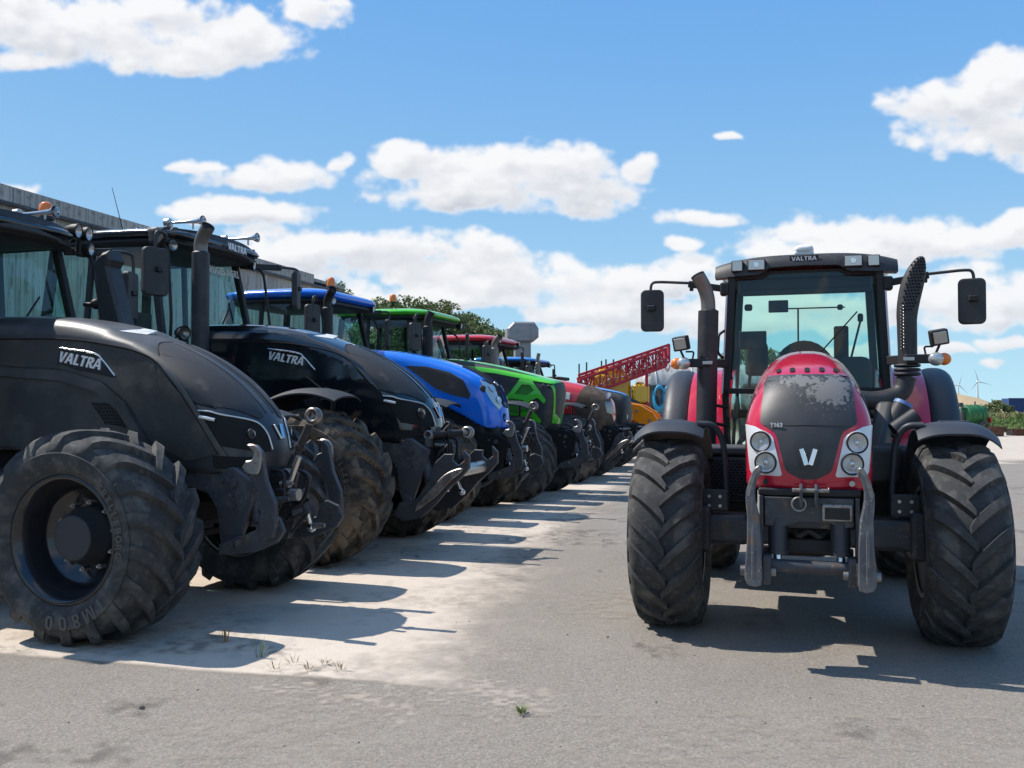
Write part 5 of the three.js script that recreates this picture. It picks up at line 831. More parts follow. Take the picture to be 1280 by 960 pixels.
function loweredArms(tr, o = {}) {
  const dy = o.dy ?? 0, dx = o.dx ?? 0;
  for (const s of [1, -1]) {
    const A = new THREE.Group(); A.name = 'lift_arm'; tr.add(A);
    part(A, 'arm_plate', sharpArm([[0.56, 0.40], [0.66, 0.34], [0.84, 0.38], [1.0, 0.52], [1.12, 0.66], [1.24, 0.76], [1.33, 0.86], [1.33, 0.97], [1.27, 1.03], [1.28, 0.93], [1.22, 0.88], [1.16, 0.93], [1.17, 0.99], [1.08, 0.99], [0.98, 0.90], [0.92, 0.72], [0.80, 0.56], [0.62, 0.52]].map(([x, y]) => [x + dx, y + dy]), 0.43 * s, 0.05, [[0.66 + dx, 0.43 + dy, 0.024], [1.02 + dx, 0.68 + dy, 0.03]]), armDark);
    part(A, 'arm_rib', [hookArm([[0.80, 0.44], [1.0, 0.58], [1.16, 0.74], [1.28, 0.84], [1.24, 0.86], [1.1, 0.80], [0.96, 0.66], [0.82, 0.52]].map(([x, y]) => [x + dx, y + dy]), 0.49 * s, 0.02)], MT.worn);
    ramFan(tr, [0.80, 0.98, 0.3 * s], [0.96 + dx, 0.56 + dy, 0.36 * s], 0.05);
  }
  part(tr, 'cross_tube', [cyl([1.17 + dx, 0.82 + dy, -0.42], [1.17 + dx, 0.82 + dy, 0.42], 0.06, 0.06, 22)], MT.steel);
  parts(tr, 'hydraulic_hose', [[0.16, 0.2], [0.1, 0.14], [-0.12, -0.1]].map(([a, b]) => tube([[0.86, 1.12, a], [1.0, 1.1, b], [0.97, 0.9, a], [0.86, 0.75, b]], 0.013, 18, 6)), MT.black);
  parts(tr, 'hydraulic_coupler', [[0.18, 1.06], [0.1, 1.04], [0.02, 1.06]].map(([z, y]) => cyl([0.88, y, z], [0.98, y, z], 0.022, 0.018, 10)), MT.steel);
}

// a dark tractor with a sloping wedge bonnet; gloss = true for the shiny one
function blackTractor(label, x, z, scale, turn, o) {
  const tr = rowTractor(label, x, z, scale, turn), coat = o.coat, U = o.cabUp ?? 0;
  const F = { R: 0.725, W: 0.66, rimR: 0.41, lugs: 18, rim: MT.rimBlack, hub: MT.rimHub ??= std({ color: rgb(0.035, 0.038, 0.044), roughness: 0.6 }), rubber: o.rubber, deep: 0.05, hubOut: 0.15, capR: 0.155, lugH: 0.05,
    letters: (q) => [...arcText('TM800', 0.088, 0.007, 0.53, -47, -95, 0.499 * q.W), ...arcText('TRELLEBORG', 0.05, 0.006, 0.498, 46, -8, 0.4995 * q.W)] };
  wheels(tr, F, { R: 0.98, W: 0.68, rimR: 0.52, lugs: 20, rim: MT.rimBlack, rubber: MT.rubber, deep: 0.02, lugH: 0.05 }, -2.9);
  chassis(tr, { xr: -2.9, rearY: 0.97, y: 0.72 }); bracketPlates(tr);
  const h = body({ x0: -1.75, xc: 0.15, yc: 1.2, fx: 0.4, top: [[-1.75, 2.31], [-1.2, 2.30], [-0.7, 2.25], [-0.25, 2.14], [0.2, 1.965], [0.5, 1.80], [0.8, 1.58]], wid: [[-1.75, 0.45], [0, 0.445], [0.5, 0.42], [0.9, 0.36]], front: [[1.0, 0.84], [1.15, 0.87], [1.3, 0.86], [1.45, 0.80], [1.6, 0.69], [1.8, 0.47], [1.98, 0.17], [2.15, -0.25]], bottom: [[-1.75, 1.25], [0, 1.12], [0.5, 1.08], [0.9, 1.06]], taper: 0.24, y0: 1.7, crown: 0.26, kTop: 0.13, plan: 1.15, kNose: 0.10 });
  const bonnet = part(tr, 'bonnet', h.shell(46, 34, 84), coat);
  for (const s of [1, -1]) {
    const S = (a, b) => h.side(a, b, s), Fp = (y, q) => h.front(y, q * s), Tp = (a, q) => h.top(a, q * s);
    part(bonnet, 'side_panel', h.panel([[-1.6, 2.10], [-0.8, 2.08], [-0.34, 2.02], [-0.1, 1.965], [0.06, 1.89], [0.18, 1.79], [0.30, 1.66], [0.45, 1.45], [0.60, 1.23], [0.36, 1.17], [0.06, 1.29], [-0.02, 1.40], [-0.165, 1.60], [-0.385, 1.755], [-0.76, 1.85], [-1.6, 1.90]], 'z', 0.007, { side: s, edge: 0.06 }), o.sideMat);
    part(bonnet, 'trim_band', h.panel([[-1.6, 1.885], [-0.76, 1.835], [-0.39, 1.74], [-0.18, 1.59], [-0.035, 1.39], [0.03, 1.28], [-0.05, 1.27], [-0.12, 1.38], [-0.25, 1.54], [-0.43, 1.67], [-0.78, 1.76], [-1.6, 1.82]], 'z', 0.028, { side: s, edge: 0.06 }), coat);
    part(bonnet, 'shoulder_band', h.panel([[-1.6, 2.135], [-0.8, 2.115], [-0.33, 2.055], [-0.08, 1.995], [0.09, 1.915], [0.215, 1.81], [0.34, 1.675], [0.49, 1.47], [0.66, 1.21], [0.605, 1.225], [0.455, 1.45], [0.305, 1.66], [0.185, 1.79], [0.062, 1.895], [-0.1, 1.972], [-0.34, 2.028], [-0.8, 2.088], [-1.6, 2.108]], 'z', 0.016, { side: s, edge: 0.06 }), coat);
    part(bonnet, 'grille', h.panel([Tp(-0.06, 0.085), Tp(-0.07, 0.2), Tp(-0.04, 0.27), S(0.04, 1.95), S(0.13, 1.84), S(0.26, 1.70), S(0.39, 1.605), S(0.55, 1.56), Fp(1.50, 0.20), Fp(1.475, 0.15), Fp(1.49, 0.10), Fp(1.6, 0.085), Tp(0.45, 0.08), Tp(0.2, 0.082)], 'shell', 0.007, { edge: 0.05 }), o.grilleMat);
    for (const q of [0.05, 0.135]) part(bonnet, 'spine_ridge', h.pipe([...[-0.05, 0.1, 0.25, 0.4, 0.52].map((a) => Tp(a, q)), Fp(1.62, q * 0.95), Fp(1.52, q * 0.9)], 0.009, 40), coat);
    part(bonnet, 'headlight_recess', h.panel([S(0.44, 1.53), S(0.55, 1.515), Fp(1.455, 0.22), Fp(1.42, 0.16), Fp(1.30, 0.125), Fp(1.235, 0.13), Fp(1.23, 0.2), S(0.62, 1.28), S(0.55, 1.30)], 'shell', 0.004, { edge: 0.06 }), MT.void);
    part(bonnet, 'headlight_trim', [h.pipe([S(0.43, 1.54), S(0.52, 1.53), S(0.58, 1.51), Fp(1.47, 0.24), Fp(1.435, 0.17), Fp(1.36, 0.135), Fp(1.25, 0.12)].map((p) => p.addScaledVector(h.normal(p), 0.008)), 0.0075, 50)], MT.chromeDull);
    part(bonnet, 'daylight_strip', h.pipe([S(0.45, 1.495), S(0.50, 1.485), S(0.56, 1.47)].map((p) => p.addScaledVector(h.normal(p), 0.01)), 0.013, 16), MT.white);
    { const p = Fp(1.37, 0.26), n = h.normal(p).lerp(V3(1, 0, 0), 0.35).normalize(); lampGeo(tr, 'headlight', [p.x + n.x * 0.012, p.y, p.z + n.z * 0.012], [n.x, n.y * 0.2, n.z], o.lampR ?? 0.036, 0.06, MT.black); }
    part(bonnet, 'chin_intake', h.panel([S(0.55, 1.215), Fp(1.2, 0.22), Fp(1.12, 0.22), S(0.56, 1.13)], 'shell', 0.003, { edge: 0.06 }), MT.void);
    part(bonnet, 'badge_plate', h.panel([[-0.83, 2.01], [-0.50, 1.965], [-0.41, 1.91], [-0.29, 1.80], [-0.31, 1.785], [-0.66, 1.85], [-0.84, 1.90]], 'z', 0.012, { side: s, edge: 0.06 }), MT.gloss);
    part(bonnet, 'badge_trim', h.pipe([S(-0.83, 2.015), S(-0.50, 1.97), S(-0.41, 1.915), S(-0.285, 1.795)].map((p) => p.addScaledVector(h.normal(p), 0.014)), 0.008, 30), MT.chrome);
    { const p = S(-0.61, 1.915); const g = text('VALTRA', 0.082, 0.012, 1.0).applyMatrix4(new THREE.Matrix4().makeShear(0.0, 0, 0.16, 0, 0, 0)); if (s < 0) g.rotateY(Math.PI); g.rotateZ(-0.17).rotateX(-0.10 * s).translate(p.x, p.y, p.z + 0.014 * s); part(bonnet, 'badge_lettering', g, MT.silver); }
    part(bonnet, 'mesh_vent', h.panel([[-0.50, 1.60], [-0.33, 1.585], [-0.19, 1.50], [-0.08, 1.40], [-0.37, 1.44]], 'z', 0.004, { side: s, edge: 0.06 }), MT.void);
    { const gs = []; for (let i = 0; i < 14; i++) for (let j = 0; j < 8; j++) { const px = -0.47 + i * 0.03 + (j % 2) * 0.015, py = 1.425 + j * 0.026; if (py > 1.60 - Math.max(0, px + 0.34) * 0.62 || py < 1.445 - Math.max(0, px + 0.37) * 0.13 || px < -0.49 + (1.6 - py) * 0.72) continue; const p = S(px, py), n = h.normal(p); gs.push(new THREE.TorusGeometry(0.0145, 0.0032, 4, 6).applyQuaternion(new THREE.Quaternion().setFromUnitVectors(V3(0, 0, 1), n)).translate(p.x + n.x * 0.006, p.y, p.z + n.z * 0.006)); } part(bonnet, 'mesh_wires', gs, MT.plastic); }
    part(bonnet, 'panel_gap', [h.pipe([[-1.6, 2.102], [-0.8, 2.083], [-0.34, 2.024], [-0.1, 1.968], [0.06, 1.893], [0.18, 1.79], [0.302, 1.66], [0.452, 1.45], [0.60, 1.228]].map(([a, b]) => { const p = S(a, b); return p.addScaledVector(h.normal(p), 0.010); }), 0.008, 60), h.pipe([Tp(-0.07, 0.09), Tp(-0.075, 0.2), Tp(-0.045, 0.272), S(0.035, 1.955), S(0.127, 1.842), S(0.257, 1.70), S(0.388, 1.602), S(0.55, 1.555)].map((p) => p.addScaledVector(h.normal(p), 0.004)), 0.007, 50)], MT.void);
    if (s > 0) part(bonnet, 'sticker', h.panel([[-0.40, 2.185], [-0.27, 2.165], [-0.255, 2.125], [-0.385, 2.145]], 'z', 0.003, { side: s }), MT.white);
  }
  { const gs = [-1, 1].map((s) => { const a = h.front(1.435, 0.045 * s), b = h.front(1.325, 0.012 * s); return bar([a.x + 0.014, a.y, a.z], [b.x + 0.014, b.y, b.z], 0.022, 0.014, 0.003); }); part(bonnet, 'nose_emblem', gs, MT.chrome); }
  // cab
  const c = cabBox(tr, { roof: MT.gloss, over: 0.18, thick: 0.17, roofW: o.roofW, yt: 2.96 + U });
  part(c.roofMesh, 'roof_fascia', [grid((u, v, off) => { const q = u * 2 - 1, zz = q * (o.roofW ?? 0.86); return V3(-1.60 - 0.20 * Math.pow(Math.abs(q), 2.2) - off - v * 0.02, 2.925 + U + v * 0.17 - 0.03 * Math.abs(q) ** 3, zz); }, 28, 4, 0.12)], MT.plastic);
  if (o.banner) part(c.roofMesh, 'roof_lettering', text('VALTRA', 0.075, 0.008, 1.1).rotateY(Math.PI / 2 + 0.10).translate(-1.588, 3.0 + U, -0.16), MT.silver);
  if (o.banner) part(tr, 'screen_lettering', text('FRUGES AGRI', 0.085, 0.003, 0.82).rotateY(Math.PI / 2).rotateZ(0.2).translate(-1.885, 2.785 + U, -0.33), MT.white);
  for (const s of [1, -1]) {
    rowMirror(tr, c, s, s > 0 ? 0.48 : o.farOut, s > 0 ? 2.72 : o.farY, 0.46, 0.26, s > 0 ? 0.22 : 0.16);
    const lx = o.roofW ? -1.70 : -1.74, lz = (o.roofW ? 0.80 : c.wt - 0.02) * s; if (o.roofW) lampGeo(tr, 'roof_lamp', [lx + 0.02, 3.07 + U, lz - 0.15 * s], [0.95, -0.1, 0.25 * s], 0.062, 0.11, MT.black);
    lampGeo(tr, 'roof_lamp', [lx, (o.roofW ? 3.07 : 3.02) + U, lz], [0.95, -0.1, 0.25 * s], 0.062, 0.09, MT.black); lampGeo(tr, 'roof_lamp', [lx, (o.roofW ? 2.93 : 2.90) + U, lz + 0.03 * s], [0.95, -0.1, 0.25 * s], 0.055, 0.08, MT.black);
    part(tr, 'lamp_bracket', bar([lx - 0.08, 2.86 + U, lz], [lx - 0.08, 3.1 + U, lz], 0.1, 0.06, 0.02), MT.black);
    part(tr, 'grab_rail', bent([[-1.86, 2.92 + U, 0.8 * s], [-1.70, 2.86 + U, 0.86 * s], [-1.62, 2.3, 0.90 * s], [-1.66, 1.9, 0.88 * s]], 0.016, 0.1, 8), MT.black);
    steps(tr, s, -1.5); fuelTank(tr, s, -2.2, -1.0);
    if (o.horns) horn(tr, -1.95, 3.18 + U, 0.5 * s, 0.4);
  }
  lampGeo(tr, 'side_lamp', [-1.50, 2.16, 0.86], [1, -0.05, 0.2], 0.068, 0.1, MT.black); part(tr, 'indicator_lamp', [ball(0.05, -1.56, 2.05, 0.86, 0.7, 0.8, 1)], MT.amber); part(tr, 'indicator_bracket', bar([-1.8, 2.08, 0.78], [-1.55, 2.08, 0.84], 0.05, 0.05), MT.black);
  rearGuards(tr, MT.navy, -2.9, 1.12, 0.98);
  return { tr, h, c };
}
const dustBlack = phy({ map: tex(512, (u, v) => { const d = fbm(u * 5, v * 5, 5, 5), e = fbm(u * 45, v * 45, 3, 45); return mix3([0.022, 0.023, 0.026], [0.062, 0.061, 0.059], clamp(sstep(0.35, 0.7, d) * 0.6 + (e - 0.5) * 0.3)); }, true), roughness: 0.42, clearcoat: 0.25, clearcoatRoughness: 0.3 });
const dustBrown = std({ map: tex(512, (u, v) => { const d = fbm(u * 4, v * 4, 5, 4), e = fbm(u * 50, v * 50, 3, 50); return mix3([0.026, 0.025, 0.023], [0.070, 0.063, 0.053], clamp(sstep(0.35, 0.7, d) * 0.8 + (e - 0.5) * 0.4)); }, true), roughness: 0.62 });
const meshDark = std({ map: tex(256, (u, v) => { const a = Math.sin(u * 2 * Math.PI * 60) * Math.sin(v * 2 * Math.PI * 60), d = fbm(u * 5, v * 5, 5, 5); return mix3(mix3([0.012, 0.012, 0.013], [0.036, 0.035, 0.034], a > 0 ? 0.5 : 0.1), [0.10, 0.085, 0.068], sstep(0.56, 0.78, d) * 0.5); }, true), roughness: 0.6 });
{
  const a = blackTractor('dusty matt black tractor with folded front lift arms, beside the shiny black one', -2.653, -7.487, 1.04, ROW, { coat: dustBlack, sideMat: dustBrown, grilleMat: meshDark, rubber: MT.rubber, farOut: 0.56, farY: 2.64, roofW: 0.70, cabUp: 0.09 });
  foldedArms(a.tr); clutter(a.tr, 30, 14); frontGuard(a.tr, -1, MT.plastic, 0.83, 0.24);
  // broad upright air intake at the tractor's left front pillar
  part(a.tr, 'air_intake', [plate([[-1.52, 2.86], [-1.42, 2.95], [-1.34, 2.97], [-1.30, 2.88], [-1.34, 2.82], [-1.12, 2.1], [-1.42, 2.1]], 0.2, -0.74, [], 0.03)], MT.plastic); part(a.tr, 'intake_bracket', [cyl([-1.7, 2.5, -0.76], [-1.45, 2.5, -0.75], 0.02), ball(0.05, -1.55, 2.5, -0.74)], MT.black);
  exhaust(a.tr, -1.62, 0.80, 1.5, 2.95); horn(a.tr, -2.02, 3.27, -0.33, 0.4); beacon(a.tr, -1.95, 3.26, -0.55);
  const b = blackTractor('glossy black tractor with lettered windscreen and bright tube between its lift arms', -1.74, -10.65, 1.13, -17 * R_, { coat: MT.gloss, sideMat: MT.gloss, grilleMat: meshDark, rubber: MT.mudRubber, horns: true, banner: true, lampR: 0.05, farOut: 0.78, farY: 2.86, cabUp: 0.16 });
  loweredArms(b.tr); clutter(b.tr, 31, 18); frontGuard(b.tr, 1); frontGuard(b.tr, -1); exhaust(b.tr, -1.36, 0.80, 1.5, 2.95); part(b.tr, 'aerial', cyl([-2.6, 3.25, 0.4], [-2.75, 3.78, 0.42], 0.005, 0.003, 6), MT.black);
  topLink(b.tr, [0.86, 1.16, 0.3], [1.16, 1.18, 0.02], 0.035);
}
// ---------------------------------------------------------------- blue tractor
const rearWheel = { R: 0.95, W: 0.62, rimR: 0.5, lugs: 20, rim: MT.rimGrey, rubber: MT.mudRubber, deep: 0.03, lugH: 0.045 }, frontWheel = { R: 0.70, W: 0.54, rimR: 0.38, lugs: 18, rim: MT.rimGrey, rubber: MT.mudRubber, deep: 0.0, lugH: 0.045 };
{
  const tr = rowTractor('bright blue tractor with slanted silver headlight and orange beacon on its roof', -0.84, -14.03, 1.08);
  wheels(tr, frontWheel, rearWheel, -2.8); chassis(tr, { xr: -2.8, rearY: 0.94 }); bracketPlates(tr, MT.void);
  const h = body({ x0: -1.75, xc: 0.1, yc: 1.45, fx: 0.36, top: [[-1.75, 2.33], [-1.0, 2.30], [-0.4, 2.20], [0.1, 2.06], [0.4, 1.93], [0.7, 1.74]], wid: [[-1.75, 0.44], [0.2, 0.43], [0.8, 0.36]], front: [[1.05, 0.70], [1.2, 0.76], [1.4, 0.755], [1.6, 0.70], [1.8, 0.59], [1.95, 0.42], [2.1, 0.1]], bottom: [[-1.75, 1.72], [-0.4, 1.62], [0.2, 1.38], [0.55, 1.20], [0.8, 1.18]], taper: 0.25, y0: 1.6, crown: 0.3, kTop: 0.12, plan: 1.1, kNose: 0.07 });
  const bonnet = part(tr, 'bonnet', h.shell(40, 30, 72), MT.blue);
  part(tr, 'engine_side', [rbox(2.0, 0.75, 0.74, 0.08, -0.45, 1.42, 0), rbox(0.7, 0.4, 0.6, 0.08, 0.35, 1.18, 0)], MT.black);
  for (const s of [1, -1]) {
    const S = (a, b) => h.side(a, b, s), Fp = (y, q) => h.front(y, q * s), Tp = (a, q) => h.top(a, q * s);
    part(bonnet, 'side_grille', h.panel([[-0.62, 2.06], [-0.3, 2.045], [0.05, 1.96], [0.25, 1.85], [0.36, 1.66], [0.34, 1.60], [0.1, 1.65], [-0.15, 1.74]], 'z', 0.006, { side: s, edge: 0.06 }), meshDark);
    part(bonnet, 'headlight', h.panel([Fp(1.86, 0.27), Fp(1.83, 0.2), Fp(1.7, 0.14), Fp(1.5, 0.12), Fp(1.45, 0.2), Fp(1.62, 0.315)], 'shell', 0.009, { edge: 0.06 }), MT.lampFace);
    for (const [yy, zz, r] of [[1.74, 0.2, 0.05], [1.58, 0.175, 0.045]]) { const p = Fp(yy, zz), n = h.normal(p); part(bonnet, 'headlight_reflector', lathe([[0.001, 0.004], [r * 0.4, 0.006], [r, 0.014], [r * 1.12, 0.01]], 20, 'z').applyQuaternion(new THREE.Quaternion().setFromUnitVectors(V3(0, 0, 1), n)).translate(p.x + n.x * 0.01, p.y + n.y * 0.01, p.z + n.z * 0.01), MT.chromeDull); }
    part(bonnet, 'headlight_edge', h.pipe([Fp(1.85, 0.26), Fp(1.83, 0.2), Fp(1.7, 0.135), Fp(1.5, 0.115)].map((q) => q.addScaledVector(h.normal(q), 0.008)), 0.009, 30), MT.black);
    part(bonnet, 'nose_strip', h.panel([Tp(0.12, 0.01), Tp(0.12, 0.10), Fp(1.8, 0.09), Fp(1.6, 0.085), Fp(1.48, 0.07), Fp(1.47, 0.01)], 'shell', 0.01, { edge: 0.06 }), MT.plastic);
    for (const q of [0.05, 0.085]) part(bonnet, 'nose_ridge', h.pipe([...[0.12, 0.3, 0.45].map((a) => Tp(a, q)), Fp(1.75, q), Fp(1.55, q * 0.9)].map((p) => p.addScaledVector(h.normal(p), 0.012)), 0.008, 30), MT.black);
    part(bonnet, 'chin_lamp', [Fp(1.34, 0.11)].map((p) => new THREE.TorusGeometry(0.03, 0.01, 8, 20).scale(1, 1.6, 1).rotateY(Math.PI / 2).translate(p.x, p.y, p.z)), MT.black);
    frontGuard(tr, s);
  }
  { const p = h.front(1.80, 0), n = h.normal(p); part(bonnet, 'nose_badge', cyl([p.x, p.y, p.z], [p.x + n.x * 0.02, p.y + n.y * 0.02, p.z], 0.045, 0.04, 20), MT.steel); }
  const c = cabBox(tr, { xf: -1.72, yt: 2.99, roof: MT.blue, over: 0.15, thick: 0.21, wt: 0.74 });
  for (const s of [1, -1]) { rowMirror(tr, c, s, 0.42, 2.64, 0.46, 0.24, 0.1); steps(tr, s, -1.5); fuelTank(tr, s, -2.2, -1.0); part(tr, 'grab_rail', bent([[-1.86, 2.9, 0.78 * s], [-1.68, 2.82, 0.84 * s], [-1.6, 2.3, 0.88 * s]], 0.016, 0.1, 8), MT.black); lampGeo(tr, 'roof_lamp', [-1.62, 2.98, 0.62 * s], [1, -0.1, 0.15 * s], 0.055, 0.09, MT.black); }
  exhaust(tr, -1.60, 0.82, 1.5, 2.85, 0.075, MT.black, MT.black, [0.12, 0.07]); beacon(tr, -1.95, 3.23, 0.1); rearGuards(tr, MT.black, -2.8, 1.08, 0.96);
  foldedArms(tr); clutter(tr, 41, 26);
}
// ---------------------------------------------------------------- green tractor
{
  const tr = rowTractor('lime green tractor with angular green frames over its black bonnet sides', 0.336, -16.66, 1.06);
  wheels(tr, { ...frontWheel, rubber: MT.rubber }, { ...rearWheel, rubber: MT.rubber }, -2.8); chassis(tr, { xr: -2.8, rearY: 0.94 }); bracketPlates(tr, MT.void);
  const h = body({ x0: -1.75, xc: 0.2, yc: 1.5, fx: 0.3, top: [[-1.75, 2.35], [-1.2, 2.32], [-0.5, 2.20], [0.1, 2.05], [0.4, 1.97], [0.7, 1.90]], wid: [[-1.75, 0.44], [0.3, 0.44], [0.7, 0.39]], front: [[1.0, 0.42], [1.15, 0.48], [1.4, 0.54], [1.7, 0.59], [1.88, 0.58], [1.96, 0.5]], bottom: [[-1.75, 1.55], [-0.6, 1.4], [0, 1.18], [0.6, 1.1]], taper: 0.18, y0: 1.7, crown: 0.3, kTop: 0.12, plan: 0.6, kNose: 0.06 });
  const bonnet = part(tr, 'bonnet', h.shell(40, 26, 72), MT.plastic);
  part(tr, 'engine_side', [rbox(1.9, 0.6, 0.74, 0.08, -0.6, 1.35, 0)], MT.black);
  part(bonnet, 'bonnet_top', h.panel([[-1.7, -0.28], [-1.7, 0.28], [0.3, 0.25], [0.5, 0.2], [0.5, -0.2], [0.3, -0.25]], 'y', 0.012, { edge: 0.08 }), MT.green);
  for (const s of [1, -1]) {
    const fr = (pts, holes, d = 0.03) => part(bonnet, 'green_frame', h.panel(pts, 'z', d, { side: s, edge: 0.06, holes }), MT.green);
    part(bonnet, 'shoulder_band', h.panel([[-1.7, 2.20], [-1.7, 2.28], [-0.5, 2.14], [0.3, 1.98], [0.55, 1.92], [0.5, 1.88], [0.2, 1.93], [-0.5, 2.07]], 'z', 0.014, { side: s, edge: 0.06 }), MT.green);
    fr([[-1.7, 2.15], [-0.9, 2.06], [-1.05, 1.9], [-1.4, 1.74], [-1.7, 1.78]], [[[-1.6, 2.08], [-1.1, 2.02], [-1.2, 1.93], [-1.6, 1.86]]]);
    fr([[-0.05, 1.97], [0.16, 1.93], [0.30, 1.76], [0.40, 1.62], [0.37, 1.56], [0.26, 1.66], [0.12, 1.60], [0.20, 1.42], [0.32, 1.28], [0.26, 1.17], [-0.2, 1.24], [-0.9, 1.40], [-0.9, 1.46], [-0.45, 1.42], [-0.36, 1.62], [-0.22, 1.74]], [[[-0.02, 1.88], [0.12, 1.87], [0.2, 1.78], [0.08, 1.70], [-0.14, 1.72]], [[-0.28, 1.62], [-0.2, 1.65], [0.02, 1.62], [0.13, 1.44], [-0.1, 1.40], [-0.34, 1.44]], [[-0.1, 1.33], [0.16, 1.34], [0.2, 1.27], [0.16, 1.22]]]);
    part(bonnet, 'lower_panel', h.panel([[-1.3, 1.52], [-0.9, 1.47], [-0.45, 1.43], [-0.34, 1.42], [-0.1, 1.385], [0.14, 1.42], [0.2, 1.41], [0.3, 1.28], [0.26, 1.18], [-0.2, 1.25], [-0.9, 1.41], [-1.3, 1.47]], 'z', 0.018, { side: s, edge: 0.06 }), MT.green);
    part(bonnet, 'green_mesh', [h.panel([[-0.30, 1.62], [-0.2, 1.65], [0.03, 1.62], [0.14, 1.44], [-0.1, 1.39], [-0.36, 1.43]], 'z', 0.008, { side: s, edge: 0.08 }), h.panel([[-0.03, 1.89], [0.13, 1.88], [0.21, 1.78], [0.08, 1.69], [-0.15, 1.71]], 'z', 0.008, { side: s, edge: 0.08 })], MT.greenDark ??= std({ color: rgb(0.03, 0.19, 0.015), roughness: 0.6 }));
    { const p = h.side(0.36, 1.86, s); lampGeo(tr, 'headlight', [p.x, p.y, p.z + 0.01 * s], [0.75, 0, 0.66 * s], 0.032, 0.05, MT.black); const q = h.side(0.45, 1.85, s); lampGeo(tr, 'headlight', [q.x, q.y, q.z + 0.01 * s], [0.85, 0, 0.5 * s], 0.026, 0.05, MT.black); }
    { const p = h.side(-0.75, 1.56, s); const g = text('FAHR', 0.09, 0.01, 1.1); if (s < 0) g.rotateY(Math.PI); part(bonnet, 'side_lettering', g.translate(p.x, p.y, p.z + 0.004 * s), MT.steel); }
    part(bonnet, 'nose_band', [h.panel([[0.40 * s, 1.86], [0.355 * s, 1.86], [0.32 * s, 1.62], [0.355 * s, 1.60]], 'x', 0.012), h.panel([[0.355 * s, 1.60], [0.32 * s, 1.62], [0.26 * s, 1.36], [0.31 * s, 1.34]], 'x', 0.012), h.panel([[0.31 * s, 1.34], [0.27 * s, 1.40], [0.02 * s, 1.30], [0.02 * s, 1.22], [0.30 * s, 1.24]], 'x', 0.012)], MT.green);
    frontGuard(tr, s); part(tr, 'reflector', rbox(0.05, 0.07, 0.01, 0.004, -0.42, 1.44, 0.475 * s), MT.amber);
  }
  const c = cabBox(tr, { xf: -1.72, yt: 3.04, roof: MT.green, over: 0.2, thick: 0.18, wt: 0.74 });
  for (const s of [1, -1]) { rowMirror(tr, c, s, 0.46, 2.66, 0.46, 0.24, 0.12); steps(tr, s, -1.5); fuelTank(tr, s, -2.2, -1.0); lampGeo(tr, 'roof_lamp', [-1.55, 2.98, 0.72 * s], [1, -0.1, 0.15 * s], 0.06, 0.09, MT.black); part(tr, 'grab_rail', bent([[-1.86, 2.92, 0.8 * s], [-1.66, 2.8, 0.86 * s], [-1.6, 2.2, 0.9 * s]], 0.016, 0.1, 8), MT.black); }
  exhaust(tr, -1.55, 0.82, 1.5, 2.85, 0.085, MT.black, MT.black, [0.06, 0.0]); beacon(tr, -2.3, 3.29, 0.6); rearGuards(tr, MT.black, -2.8, 1.08, 0.96);
  foldedArms(tr); clutter(tr, 43, 26);
}
